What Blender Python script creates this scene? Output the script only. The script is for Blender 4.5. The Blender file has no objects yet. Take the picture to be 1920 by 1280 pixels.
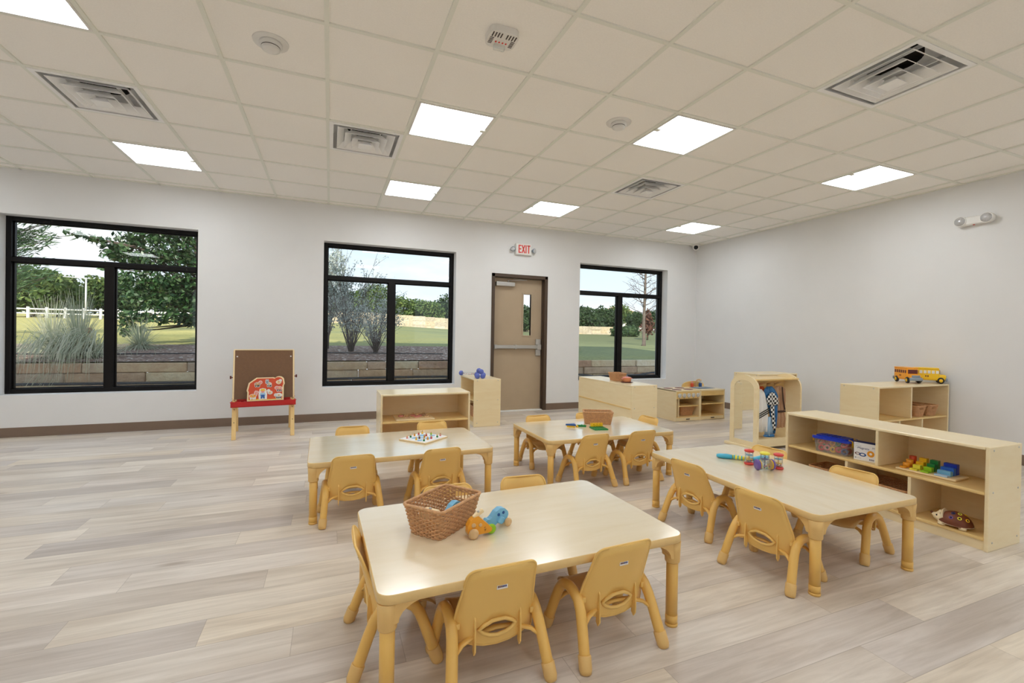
import bpy, bmesh, math, random
from math import sin, cos, pi, radians, sqrt
from mathutils import Vector, Matrix

scene = bpy.context.scene
COL = scene.collection
rnd = random.Random(7)

# ------------------------------------------------------------------ camera
FPX, YAW, PITCH, ROLL = 853.064, 0.386217, -0.007311, 0.016621
CXO, CYO, CZ = 5.773, -5.209, 1.17785
YW, XR, HC = 6.519, 6.239, 2.866            # back wall, right wall, ceiling height
GX, GY, T = -0.03874, 2.72474, 0.6096       # ceiling grid origin and pitch
_f = Vector((sin(YAW) * cos(PITCH), cos(YAW) * cos(PITCH), sin(PITCH)))
_r = Vector((cos(YAW), -sin(YAW), 0))
_u = _r.cross(_f)
RV = _r * cos(ROLL) + _u * sin(ROLL)
UV = -_r * sin(ROLL) + _u * cos(ROLL)
cam = bpy.data.cameras.new('camera')
cam.sensor_fit = 'HORIZONTAL'
cam.sensor_width = 36.0
cam.lens = FPX / 1920 * 36
cam.shift_x = -CXO / 1920
cam.shift_y = CYO / 1920
cam.clip_end = 500
cam.clip_start = 0.05
cam_o = bpy.data.objects.new('camera', cam)
COL.objects.link(cam_o)
cam_o.matrix_world = Matrix(((RV.x, UV.x, -_f.x, 0), (RV.y, UV.y, -_f.y, 0), (RV.z, UV.z, -_f.z, CZ), (0, 0, 0, 1)))
scene.camera = cam_o


def at(u, v, Y):
    """world point at depth Y seen at photograph pixel (u, v)"""
    d = RV * ((u - 960 - CXO) / FPX) + UV * (-(v - 640 - CYO) / FPX) + _f
    return Vector((0, 0, CZ)) + d * (Y / d.y)


# ------------------------------------------------------------------ look
scene.view_settings.view_transform = 'Standard'
scene.view_settings.look = 'None'
scene.view_settings.gamma = 1.0
scene.view_settings.exposure = 0.30
scene.cycles.use_denoising = True
scene.cycles.use_adaptive_sampling = True
scene.cycles.adaptive_threshold = 0.015
scene.cycles.max_bounces = 12
scene.cycles.diffuse_bounces = 9
scene.cycles.transparent_max_bounces = 24
scene.cycles.sample_clamp_indirect = 6.0

LED_STRENGTH = 10.0
LED_COLOR = (0.93, 0.972, 1.0)
SUN_STRENGTH = 4.6
SKY_STRENGTH = 1.0


def lin(c):
    return tuple(((x / 255) / 12.92 if x / 255 <= 0.04045 else ((x / 255 + 0.055) / 1.055) ** 2.4) for x in c)


# world: pale blue sky with soft white clouds
world = bpy.data.worlds.new('sky')
scene.world = world
world.use_nodes = True
wn, wl = world.node_tree.nodes, world.node_tree.links
wn.clear()
wo = wn.new('ShaderNodeOutputWorld')
bg = wn.new('ShaderNodeBackground')
tc = wn.new('ShaderNodeTexCoord')
sep = wn.new('ShaderNodeSeparateXYZ')
grad = wn.new('ShaderNodeValToRGB')
grad.color_ramp.elements[0].position = 0.0
grad.color_ramp.elements[0].color = (0.86, 0.93, 1.0, 1)
grad.color_ramp.elements[1].position = 0.5
grad.color_ramp.elements[1].color = (0.36, 0.58, 0.88, 1)
e = grad.color_ramp.elements.new(0.22)
e.color = (0.66, 0.84, 0.98, 1)
mp = wn.new('ShaderNodeMapping')
mp.inputs['Scale'].default_value = (2.2, 2.2, 7.0)
mp.inputs['Location'].default_value = (0.3, 0.1, 0.4)
nz = wn.new('ShaderNodeTexNoise')
nz.inputs['Scale'].default_value = 1.6
nz.inputs['Detail'].default_value = 6
cr = wn.new('ShaderNodeValToRGB')
cr.color_ramp.elements[0].position = 0.47
cr.color_ramp.elements[1].position = 0.66
mx = wn.new('ShaderNodeMixRGB')
mx.inputs['Color2'].default_value = (0.98, 0.99, 1.0, 1)
wl.new(tc.outputs['Generated'], sep.inputs[0])
wl.new(sep.outputs['Z'], grad.inputs[0])
wl.new(tc.outputs['Generated'], mp.inputs[0])
wl.new(mp.outputs[0], nz.inputs['Vector'])
wl.new(nz.outputs['Fac'], cr.inputs[0])
wl.new(cr.outputs[0], mx.inputs['Fac'])
wl.new(grad.outputs[0], mx.inputs['Color1'])
wl.new(mx.outputs[0], bg.inputs['Color'])
bg.inputs['Strength'].default_value = SKY_STRENGTH
wl.new(bg.outputs[0], wo.inputs[0])

# sun: comes from behind the building, over its roof
sun = bpy.data.lights.new('sun', 'SUN')
sun.energy = SUN_STRENGTH
sun.angle = 0.01
sun.color = (1.0, 0.95, 0.85)
sun_o = bpy.data.objects.new('sun', sun)
COL.objects.link(sun_o)
sun_o.rotation_euler = Vector((0.35, 0.80, -0.50)).to_track_quat('-Z', 'Y').to_euler()
sun_o.location = (0, -8, 12)


# ------------------------------------------------------------------ materials
def newmat(name):
    m = bpy.data.materials.new(name)
    m.use_nodes = True
    n = m.node_tree.nodes
    return m, n, m.node_tree.links, n['Principled BSDF']


def plain(name, c, rough=0.5, var=0.05, scale=6.0, metal=0.0, spec=0.5, bump=0.0, coat=0.0):
    m, n, l, b = newmat(name)
    c = lin(c)
    t = n.new('ShaderNodeTexCoord')
    z = n.new('ShaderNodeTexNoise')
    z.inputs['Scale'].default_value = scale
    z.inputs['Detail'].default_value = 3
    r = n.new('ShaderNodeValToRGB')
    r.color_ramp.elements[0].position = 0.3
    r.color_ramp.elements[1].position = 0.7
    r.color_ramp.elements[0].color = (*[x * (1 - var) for x in c], 1)
    r.color_ramp.elements[1].color = (*[min(1, x * (1 + var)) for x in c], 1)
    l.new(t.outputs['Object'], z.inputs['Vector'])
    l.new(z.outputs['Fac'], r.inputs[0])
    l.new(r.outputs[0], b.inputs['Base Color'])
    b.inputs['Roughness'].default_value = rough
    b.inputs['Metallic'].default_value = metal
    b.inputs['Specular IOR Level'].default_value = spec
    b.inputs['Coat Weight'].default_value = coat
    if bump:
        z2 = n.new('ShaderNodeTexNoise')
        z2.inputs['Scale'].default_value = scale * 12
        l.new(t.outputs['Object'], z2.inputs['Vector'])
        bp = n.new('ShaderNodeBump')
        bp.inputs['Strength'].default_value = bump
        bp.inputs['Distance'].default_value = 0.01
        l.new(z2.outputs['Fac'], bp.inputs['Height'])
        l.new(bp.outputs[0], b.inputs['Normal'])
    return m


def wood(name, c1, c2, rough=0.35, stretch=(2, 22, 22), detail=5, spec=0.5, coat=0.0):
    m, n, l, b = newmat(name)
    t = n.new('ShaderNodeTexCoord')
    p = n.new('ShaderNodeMapping')
    p.inputs['Scale'].default_value = stretch
    z = n.new('ShaderNodeTexNoise')
    z.inputs['Scale'].default_value = 1.0
    z.inputs['Detail'].default_value = detail
    z.inputs['Distortion'].default_value = 0.6
    r = n.new('ShaderNodeValToRGB')
    r.color_ramp.elements[0].position = 0.33
    r.color_ramp.elements[1].position = 0.68
    r.color_ramp.elements[0].color = (*lin(c1), 1)
    r.color_ramp.elements[1].color = (*lin(c2), 1)
    l.new(t.outputs['Object'], p.inputs[0])
    l.new(p.outputs[0], z.inputs['Vector'])
    l.new(z.outputs['Fac'], r.inputs[0])
    l.new(r.outputs[0], b.inputs['Base Color'])
    b.inputs['Roughness'].default_value = rough
    b.inputs['Specular IOR Level'].default_value = spec
    b.inputs['Coat Weight'].default_value = coat
    b.inputs['Coat Roughness'].default_value = 0.14
    b.inputs['Coat IOR'].default_value = 1.7
    return m


def island(name, cols, rough=0.6, trans=0.0, spec=0.3, noise=0.0):
    """colour picked per loose piece (leaves, stones)"""
    m, n, l, b = newmat(name)
    g = n.new('ShaderNodeNewGeometry')
    r = n.new('ShaderNodeValToRGB')
    el = r.color_ramp.elements
    while len(el) < len(cols):
        el.new(0.5)
    for i, c in enumerate(cols):
        el[i].position = i / max(1, len(cols) - 1)
        el[i].color = (*lin(c), 1)
    l.new(g.outputs['Random Per Island'], r.inputs[0])
    src = r.outputs[0]
    if noise:
        t = n.new('ShaderNodeTexCoord')
        z = n.new('ShaderNodeTexNoise')
        z.inputs['Scale'].default_value = 6
        z.inputs['Detail'].default_value = 10
        z.inputs['Roughness'].default_value = 0.65
        l.new(t.outputs['Object'], z.inputs['Vector'])
        q = n.new('ShaderNodeMixRGB')
        q.blend_type = 'OVERLAY'
        q.inputs['Fac'].default_value = noise
        l.new(src, q.inputs['Color1'])
        l.new(z.outputs['Fac'], q.inputs['Color2'])
        src = q.outputs[0]
        bp = n.new('ShaderNodeBump')
        bp.inputs['Strength'].default_value = 1.0
        bp.inputs['Distance'].default_value = 0.09
        l.new(z.outputs['Fac'], bp.inputs['Height'])
        l.new(bp.outputs[0], b.inputs['Normal'])
    l.new(src, b.inputs['Base Color'])
    b.inputs['Roughness'].default_value = rough
    b.inputs['Specular IOR Level'].default_value = spec
    if trans:
        td = n.new('ShaderNodeBsdfTranslucent')
        l.new(src, td.inputs['Color'])
        ms = n.new('ShaderNodeMixShader')
        ms.inputs[0].default_value = trans
        l.new(b.outputs[0], ms.inputs[1])
        l.new(td.outputs[0], ms.inputs[2])
        l.new(ms.outputs[0], n['Material Output'].inputs[0])
    return m


def emit(name, c, s):
    m, n, l, b = newmat(name)
    b.inputs['Base Color'].default_value = (0.9, 0.9, 0.9, 1)
    b.inputs['Emission Color'].default_value = (*c, 1)
    b.inputs['Emission Strength'].default_value = s
    return m


def clear(name, tint=(1, 1, 1), gloss=0.07, haze=0.0, fres=True):
    """thin clear sheet: see-through, mirror-like at grazing angles, optional milky haze"""
    m, n, l, b = newmat(name)
    n.remove(b)
    tr = n.new('ShaderNodeBsdfTransparent')
    tr.inputs[0].default_value = (*tint, 1)
    gl = n.new('ShaderNodeBsdfGlossy')
    gl.inputs['Roughness'].default_value = 0.02
    ms = n.new('ShaderNodeMixShader')
    lw = n.new('ShaderNodeLayerWeight')
    lw.inputs['Blend'].default_value = 0.25
    mr = n.new('ShaderNodeMath')
    mr.operation = 'MULTIPLY_ADD'
    mr.inputs[1].default_value = 0.5 if fres else 0
    mr.inputs[2].default_value = gloss
    l.new(lw.outputs['Fresnel'], mr.inputs[0])
    l.new(mr.outputs[0], ms.inputs[0])
    l.new(tr.outputs[0], ms.inputs[1])
    l.new(gl.outputs[0], ms.inputs[2])
    out = ms.outputs[0]
    if haze:
        df = n.new('ShaderNodeBsdfDiffuse')
        df.inputs[0].default_value = (0.85, 0.87, 0.88, 1)
        m2 = n.new('ShaderNodeMixShader')
        m2.inputs[0].default_value = haze
        l.new(out, m2.inputs[1])
        l.new(df.outputs[0], m2.inputs[2])
        out = m2.outputs[0]
    l.new(out, n['Material Output'].inputs[0])
    return m


def math_node(n, l, op, a, b=None, c=None):
    x = n.new('ShaderNodeMath')
    x.operation = op
    for i, s in enumerate((a, b, c)):
        if s is None:
            continue
        if isinstance(s, (int, float)):
            x.inputs[i].default_value = s
        else:
            l.new(s, x.inputs[i])
    return x.outputs[0]


def floor_material():
    m, n, l, b = newmat('vinyl_plank_floor')
    t = n.new('ShaderNodeTexCoord')
    s = n.new('ShaderNodeSeparateXYZ')
    l.new(t.outputs['Object'], s.inputs[0])
    PW, PL = 0.1775, 1.22
    y = math_node(n, l, 'MULTIPLY_ADD', s.outputs['Y'], 1 / PW, 100 - 1.290 / PW)
    row = math_node(n, l, 'FLOOR', y)
    fy = math_node(n, l, 'FRACT', y)
    wr = n.new('ShaderNodeTexWhiteNoise')
    wr.noise_dimensions = '1D'
    l.new(row, wr.inputs['W'])
    x = math_node(n, l, 'MULTIPLY_ADD', s.outputs['X'], 1 / PL, 50)
    x = math_node(n, l, 'ADD', x, wr.outputs['Value'])
    colm = math_node(n, l, 'FLOOR', x)
    fx = math_node(n, l, 'FRACT', x)
    cmb = n.new('ShaderNodeCombineXYZ')
    l.new(row, cmb.inputs[0])
    l.new(colm, cmb.inputs[1])
    wc = n.new('ShaderNodeTexWhiteNoise')
    wc.noise_dimensions = '2D'
    l.new(cmb.outputs[0], wc.inputs['Vector'])
    tone = n.new('ShaderNodeValToRGB')
    cols = [(196, 187, 180), (224, 214, 199), (213, 206, 199), (232, 221, 203), (206, 198, 192), (236, 228, 216), (220, 211, 202)]
    el = tone.color_ramp.elements
    while len(el) < len(cols):
        el.new(0.5)
    for i, c in enumerate(cols):
        el[i].position = i / (len(cols) - 1)
        el[i].color = (*lin(c), 1)
    l.new(wc.outputs['Value'], tone.inputs[0])
    # grain: noise drawn out along the plank, shifted per plank
    shift = n.new('ShaderNodeVectorMath')
    shift.operation = 'MULTIPLY_ADD'
    l.new(wc.outputs['Color'], shift.inputs[0])
    shift.inputs[1].default_value = (37, 53, 11)
    l.new(t.outputs['Object'], shift.inputs[2])
    mp = n.new('ShaderNodeMapping')
    mp.inputs['Scale'].default_value = (1.6, 26, 1)
    l.new(shift.outputs[0], mp.inputs[0])
    g1 = n.new('ShaderNodeTexNoise')
    g1.inputs['Scale'].default_value = 1.0
    g1.inputs['Detail'].default_value = 7
    g1.inputs['Roughness'].default_value = 0.65
    g1.inputs['Distortion'].default_value = 0.9
    l.new(mp.outputs[0], g1.inputs['Vector'])
    gr = n.new('ShaderNodeValToRGB')
    gr.color_ramp.elements[0].position = 0.30
    gr.color_ramp.elements[0].color = (0.71, 0.68, 0.65, 1)
    gr.color_ramp.elements[1].position = 0.62
    gr.color_ramp.elements[1].color = (1.0, 1.0, 1.0, 1)
    l.new(g1.outputs['Fac'], gr.inputs[0])
    mu = n.new('ShaderNodeMixRGB')
    mu.blend_type = 'MULTIPLY'
    mu.inputs['Fac'].default_value = 0.85
    l.new(tone.outputs[0], mu.inputs['Color1'])
    l.new(gr.outputs[0], mu.inputs['Color2'])
    # broad cloudy tone and a few knots
    mp2 = n.new('ShaderNodeMapping')
    mp2.inputs['Scale'].default_value = (1.1, 5.5, 1)
    l.new(shift.outputs[0], mp2.inputs[0])
    g2 = n.new('ShaderNodeTexNoise')
    g2.inputs['Scale'].default_value = 1.3
    g2.inputs['Detail'].default_value = 3
    l.new(mp2.outputs[0], g2.inputs['Vector'])
    gr2 = n.new('ShaderNodeValToRGB')
    gr2.color_ramp.elements[0].position = 0.34
    gr2.color_ramp.elements[0].color = (0.80, 0.76, 0.72, 1)
    gr2.color_ramp.elements[1].position = 0.60
    gr2.color_ramp.elements[1].color = (1.03, 1.03, 1.03, 1)
    l.new(g2.outputs['Fac'], gr2.inputs[0])
    mu2 = n.new('ShaderNodeMixRGB')
    mu2.blend_type = 'MULTIPLY'
    mu2.inputs['Fac'].default_value = 0.8
    l.new(mu.outputs[0], mu2.inputs['Color1'])
    l.new(gr2.outputs[0], mu2.inputs['Color2'])
    vo = n.new('ShaderNodeTexVoronoi')
    vo.inputs['Scale'].default_value = 1.0
    mp3 = n.new('ShaderNodeMapping')
    mp3.inputs['Scale'].default_value = (1.3, 4.2, 1)
    l.new(shift.outputs[0], mp3.inputs[0])
    l.new(mp3.outputs[0], vo.inputs['Vector'])
    kr = n.new('ShaderNodeValToRGB')
    kr.color_ramp.elements[0].position = 0.02
    kr.color_ramp.elements[0].color = (0.62, 0.55, 0.48, 1)
    kr.color_ramp.elements[1].position = 0.12
    kr.color_ramp.elements[1].color = (1, 1, 1, 1)
    l.new(vo.outputs['Distance'], kr.inputs[0])
    mu3 = n.new('ShaderNodeMixRGB')
    mu3.blend_type = 'MULTIPLY'
    mu3.inputs['Fac'].default_value = 0.8
    l.new(mu2.outputs[0], mu3.inputs['Color1'])
    l.new(kr.outputs[0], mu3.inputs['Color2'])
    # seams
    ey = math_node(n, l, 'MINIMUM', fy, math_node(n, l, 'SUBTRACT', 1.0, fy))
    ex = math_node(n, l, 'MINIMUM', fx, math_node(n, l, 'SUBTRACT', 1.0, fx))
    sy = math_node(n, l, 'LESS_THAN', ey, 0.008)
    sx = math_node(n, l, 'LESS_THAN', ex, 0.0010)
    sm = math_node(n, l, 'MAXIMUM', sy, sx)
    sm = math_node(n, l, 'MULTIPLY', sm, 0.42)
    mu4 = n.new('ShaderNodeMixRGB')
    l.new(sm, mu4.inputs['Fac'])
    l.new(mu3.outputs[0], mu4.inputs['Color1'])
    mu4.inputs['Color2'].default_value = (*lin((120, 104, 88)), 1)
    l.new(mu4.outputs[0], b.inputs['Base Color'])
    rr = math_node(n, l, 'MULTIPLY_ADD', g1.outputs['Fac'], 0.18, 0.30)
    l.new(rr, b.inputs['Roughness'])
    b.inputs['Specular IOR Level'].default_value = 0.75
    bp = n.new('ShaderNodeBump')
    bp.inputs['Strength'].default_value = 0.12
    bp.inputs['Distance'].default_value = 0.003
    l.new(g1.outputs['Fac'], bp.inputs['Height'])
    l.new(bp.outputs[0], b.inputs['Normal'])
    return m


def grass_material():
    m, n, l, b = newmat('lawn_grass')
    t = n.new('ShaderNodeTexCoord')
    z = n.new('ShaderNodeTexNoise')
    z.inputs['Scale'].default_value = 0.35
    z.inputs['Detail'].default_value = 8
    z.inputs['Roughness'].default_value = 0.7
    mp = n.new('ShaderNodeMapping')
    mp.inputs['Scale'].default_value = (0.5, 1.0, 1)
    l.new(t.outputs['Object'], mp.inputs[0])
    l.new(mp.outputs[0], z.inputs['Vector'])
    s = n.new('ShaderNodeSeparateXYZ')
    l.new(t.outputs['Object'], s.inputs[0])
    # the turf is drier and yellower towards the open field at the left
    dry = math_node(n, l, 'MULTIPLY_ADD', s.outputs['X'], -0.030, 0.22)
    f = math_node(n, l, 'ADD', z.outputs['Fac'], dry)
    r = n.new('ShaderNodeValToRGB')
    cols = [(0.30, (112, 116, 80)), (0.55, (136, 140, 96)), (0.75, (150, 146, 88)), (1.0, (188, 176, 110))]
    el = r.color_ramp.elements
    while len(el) < len(cols):
        el.new(0.5)
    for i, (p, c) in enumerate(cols):
        el[i].position = p
        el[i].color = (*lin(c), 1)
    l.new(f, r.inputs[0])
    z3 = n.new('ShaderNodeTexNoise')
    z3.inputs['Scale'].default_value = 14
    z3.inputs['Detail'].default_value = 6
    l.new(t.outputs['Object'], z3.inputs['Vector'])
    q = n.new('ShaderNodeMixRGB')
    q.blend_type = 'OVERLAY'
    q.inputs['Fac'].default_value = 0.5
    l.new(r.outputs[0], q.inputs['Color1'])
    l.new(z3.outputs['Fac'], q.inputs['Color2'])
    l.new(q.outputs[0], b.inputs['Base Color'])
    b.inputs['Roughness'].default_value = 0.9
    b.inputs['Specular IOR Level'].default_value = 0.1
    return m


def mulch_material():
    m, n, l, b = newmat('bark_mulch')
    t = n.new('ShaderNodeTexCoord')
    v = n.new('ShaderNodeTexVoronoi')
    v.inputs['Scale'].default_value = 26
    l.new(t.outputs['Object'], v.inputs['Vector'])
    r = n.new('ShaderNodeValToRGB')
    cols = [(0.0, (104, 78, 66)), (0.45, (138, 110, 94)), (0.8, (160, 132, 114)), (0.93, (166, 140, 122)), (0.97, (232, 220, 206))]
    el = r.color_ramp.elements
    while len(el) < len(cols):
        el.new(0.5)
    for i, (p, c) in enumerate(cols):
        el[i].position = p
        el[i].color = (*lin(c), 1)
    s = n.new('ShaderNodeSeparateColor')
    l.new(v.outputs['Color'], s.inputs[0])
    l.new(s.outputs[0], r.inputs[0])
    l.new(r.outputs[0], b.inputs['Base Color'])
    b.inputs['Roughness'].default_value = 0.95
    bp = n.new('ShaderNodeBump')
    bp.inputs['Strength'].default_value = 1.0
    bp.inputs['Distance'].default_value = 0.03
    l.new(v.outputs['Distance'], bp.inputs['Height'])
    l.new(bp.outputs[0], b.inputs['Normal'])
    return m


def checker_mat(name, c1, c2, size):
    m, n, l, b = newmat(name)
    t = n.new('ShaderNodeTexCoord')
    k = n.new('ShaderNodeTexChecker')
    k.inputs['Scale'].default_value = 1 / size
    k.inputs['Color1'].default_value = (*lin(c1), 1)
    k.inputs['Color2'].default_value = (*lin(c2), 1)
    mp = n.new('ShaderNodeMapping')
    mp.inputs['Scale'].default_value = (1, 0.0, 1)
    mp.inputs['Location'].default_value = (0.003, 0.0013, 0.004)
    l.new(t.outputs['Object'], mp.inputs[0])
    l.new(mp.outputs[0], k.inputs['Vector'])
    l.new(k.outputs['Color'], b.inputs['Base Color'])
    b.inputs['Roughness'].default_value = 0.7
    return m


M = {}
M['wall'] = plain('painted_drywall', (226, 226, 226), 0.6, 0.012, 3.0, bump=0.02)
M['tile'] = plain('ceiling_tile', (247, 244, 239), 0.9, 0.02, 120, spec=0.1)
M['tbar'] = plain('ceiling_grid_metal', (232, 233, 224), 0.5, 0.01)
M['floor'] = floor_material()
M['base'] = plain('vinyl_baseboard', (122, 102, 86), 0.45, 0.04)
M['black_frame'] = plain('bronze_window_metal', (11, 7, 6), 0.4, 0.05, spec=0.25)
M['glass'] = clear('window_glass', (0.97, 0.985, 0.98), 0.035)
M['door'] = plain('door_paint', (176, 156, 130), 0.45, 0.02)
M['door_frame'] = plain('door_frame_paint', (74, 57, 43), 0.4, 0.04)
M['steel'] = plain('brushed_steel', (190, 188, 184), 0.32, 0.03, metal=0.85)
M['white'] = plain('white_plastic', (228, 226, 222), 0.4, 0.01)
M['vent'] = plain('vent_enamel', (244, 244, 244), 0.4, 0.02)
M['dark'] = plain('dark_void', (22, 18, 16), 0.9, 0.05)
M['led'] = emit('led_diffuser', LED_COLOR, LED_STRENGTH)
M['chair'] = plain('tan_chair_plastic', (232, 190, 108), 0.42, 0.02)
M['seat'] = plain('tan_plastic_grey_sheen', (206, 172, 116), 0.33, 0.02)  # same tan as the back, greyed: window reflection put into the colour
M['leg'] = plain('tan_enamelled_tube', (230, 184, 98), 0.3, 0.02)
M['cap'] = plain('tan_rubber_cap', (222, 182, 114), 0.5, 0.02)
M['top'] = wood('maple_laminate', (228, 211, 177), (233, 218, 187), 0.26, (2.4, 16, 16), spec=0.9, coat=1.0)
M['edge'] = plain('tan_edge_band', (224, 190, 128), 0.4, 0.03, 30)
M['birch'] = wood('birch_plywood', (236, 216, 172), (240, 223, 183), 0.3, (5, 5, 22), spec=0.7, coat=0.2)
M['birch_edge'] = wood('birch_edge', (224, 190, 122), (234, 204, 142), 0.3, (4, 4, 30))
M['pine'] = wood('pine_leg', (226, 190, 122), (238, 206, 146), 0.4, (20, 20, 2))
M['rawwood'] = wood('bare_wood', (206, 168, 120), (226, 194, 148), 0.5, (30, 30, 5))
M['hardboard'] = plain('brown_hardboard', (112, 78, 48), 0.5, 0.06, 40)
M['red'] = plain('red_plastic', (196, 30, 28), 0.35, 0.02)
M['maroon'] = plain('maroon_knob', (96, 36, 30), 0.4, 0.05)
M['wicker'] = plain('brown_wicker', (202, 154, 108), 0.6, 0.16, 60)
M['wicker_dark'] = plain('dark_wicker', (172, 122, 74), 0.6, 0.16, 60)
M['blue'] = plain('royal_blue_plastic', (18, 56, 190), 0.35, 0.02)
M['sky_blue'] = plain('sky_blue_paint', (120, 184, 220), 0.4, 0.03)
M['pale_blue'] = plain('pale_blue_paint', (176, 206, 236), 0.45, 0.02)
M['mid_blue'] = plain('mid_blue_paint', (36, 100, 200), 0.45, 0.03)
M['deep_blue'] = plain('deep_blue_paint', (34, 84, 150), 0.5, 0.03)
M['orange'] = plain('orange_paint', (232, 158, 42), 0.4, 0.04)
M['lime'] = plain('lime_paint', (150, 200, 30), 0.4, 0.03)
M['cream'] = plain('cream_wood', (238, 214, 168), 0.45, 0.03)
M['green'] = plain('green_plastic', (20, 128, 60), 0.3, 0.03)
M['yellow'] = plain('yellow_plastic', (238, 190, 24), 0.35, 0.03)
M['aqua'] = plain('aqua_plastic', (64, 176, 208), 0.3, 0.03)
M['lemon'] = plain('lemon_plastic', (232, 222, 70), 0.35, 0.03)
M['coral'] = plain('coral_red_plastic', (216, 64, 58), 0.3, 0.03)
M['violet'] = plain('violet_plastic', (112, 84, 160), 0.35, 0.03)
M['navy'] = plain('navy_plastic', (38, 52, 120), 0.35, 0.03)
M['black'] = plain('black_plastic', (20, 20, 22), 0.45, 0.05)
M['rubber'] = plain('black_rubber', (28, 26, 26), 0.6, 0.05)
M['bus_yellow'] = plain('bus_yellow', (242, 196, 28), 0.35, 0.03)
M['bus_orange'] = plain('bus_orange', (240, 160, 40), 0.35, 0.03)
M['grey'] = plain('grey_blue_plastic', (138, 150, 162), 0.4, 0.03)
M['clear'] = clear('clear_plastic', (0.95, 0.97, 0.97), 0.06, 0.10)
M['tub'] = clear('frosted_tub', (0.97, 0.98, 0.98), 0.04, 0.16)
M['mirror'] = plain('mirror_glass', (238, 240, 240), 0.02, 0.0, metal=1.0)
M['brown'] = plain('hedgehog_brown', (112, 56, 28), 0.5, 0.1, 30)
M['skin'] = plain('hedgehog_cream', (240, 222, 184), 0.45, 0.03)
M['cloth_white'] = plain('white_cloth', (246, 245, 244), 0.8, 0.03)
M['cloth_blue'] = plain('blue_satin', (34, 108, 168), 0.45, 0.08, 14)
M['cloth_pale'] = plain('pale_blue_satin', (158, 190, 218), 0.5, 0.05)
M['cloth_brown'] = plain('brown_felt', (196, 158, 126), 0.85, 0.12, 14)
M['cloth_dark'] = plain('dark_brown_trim', (70, 48, 36), 0.85, 0.1)
M['cloth_orange'] = plain('orange_cloth', (204, 84, 30), 0.8, 0.08)
M['checker'] = checker_mat('checkered_cloth', (20, 20, 22), (232, 232, 230), 0.024)
M['letters'] = plain('exit_letter_red', (222, 60, 50), 0.5, 0.03)
M['lens'] = plain('silver_reflector', (196, 196, 198), 0.3, 0.2, 220, metal=0.3)
M['burner'] = plain('maroon_burner', (112, 52, 56), 0.45, 0.05)
M['ink'] = plain('dark_ink', (60, 48, 44), 0.6, 0.05)
M['print_white'] = plain('white_carton', (236, 236, 238), 0.45, 0.01)
M['print_navy'] = plain('navy_ink', (40, 52, 110), 0.5, 0.02)
M['pink'] = plain('pink_paint', (226, 150, 140), 0.5, 0.05)
M['terracotta'] = plain('terracotta_plastic', (226, 148, 102), 0.45, 0.03)
M['bounce_concrete'] = plain('bounce_concrete', (214, 206, 192), 0.9, 0.06)
M['barn'] = plain('barn_red_print', (206, 74, 32), 0.5, 0.08)
M['lgrey'] = plain('light_grey_paint', (206, 206, 204), 0.5, 0.04)
M['lawn'] = grass_material()
M['mulch'] = mulch_material()
M['stone'] = island('limestone_blocks', [(186, 150, 124), (204, 178, 146), (224, 204, 168), (190, 168, 146), (214, 184, 148), (182, 140, 116), (230, 214, 184)], 0.85, noise=0.55)
M['far_stone'] = island('pale_limestone', [(206, 190, 160), (184, 170, 146), (216, 202, 178), (196, 176, 140)], 0.9, noise=0.55)
M['bark'] = plain('grey_bark', (104, 92, 82), 0.9, 0.25, 12, bump=0.4)
M['pale_bark'] = plain('pale_bark', (150, 140, 130), 0.9, 0.25, 12, bump=0.4)
M['twig'] = plain('dark_twig', (92, 78, 68), 0.9, 0.2, 12)
M['oak'] = island('oak_leaves', [(26, 54, 30), (44, 78, 40), (60, 96, 50), (84, 116, 66), (34, 64, 36), (120, 144, 96)], 0.4, 0.25, 0.5)
M['pine_leaf'] = island('feathery_leaves', [(52, 84, 56), (84, 114, 78), (120, 146, 104), (66, 98, 66)], 0.6, 0.3)
M['sage'] = island('silver_sage_leaves', [(186, 196, 188), (206, 214, 206), (160, 170, 160), (224, 228, 222), (180, 186, 164)], 0.7, 0.25)
M['far_leaf'] = island('far_leaves', [(60, 84, 44), (84, 108, 56), (110, 130, 68), (72, 96, 52), (136, 150, 84)], 0.7, 0.25)
M['far_leaf_dark'] = island('far_dark_leaves', [(40, 60, 38), (58, 80, 48), (74, 96, 58), (50, 70, 46)], 0.7, 0.25)
M['blade'] = island('dry_grass_blades', [(212, 212, 190), (176, 184, 152), (228, 222, 196), (150, 160, 128), (236, 230, 208)], 0.6, 0.4)
M['hose'] = plain('black_pipe', (48, 50, 54), 0.25, 0.05)
M['concrete'] = plain('grey_concrete', (150, 146, 138), 0.9, 0.08)
M['house_white'] = plain('white_stucco', (226, 222, 212), 0.8, 0.03)
M['roof_tile'] = plain('tan_roof_tile', (198, 160, 124), 0.8, 0.1, 3)
M['dead'] = island('dead_brown_leaves', [(112, 74, 58), (92, 60, 48), (134, 94, 76)], 0.8, 0.2)
M['flower'] = plain('orange_flower', (226, 92, 48), 0.6, 0.05)


# ------------------------------------------------------------------ mesh builder
def frames(pts):
    pts = [Vector(p) for p in pts]
    n = len(pts)
    tang = []
    for i in range(n):
        a, b = pts[max(0, i - 1)], pts[min(n - 1, i + 1)]
        tang.append((b - a).normalized())
    t0 = tang[0]
    ref = Vector((0, 0, 1)) if abs(t0.z) < 0.9 else Vector((1, 0, 0))
    nx = t0.cross(ref).normalized()
    out = []
    for i in range(n):
        t = tang[i]
        nx = (nx - t * nx.dot(t)).normalized()
        out.append((pts[i], nx, t.cross(nx)))
    return out


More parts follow.
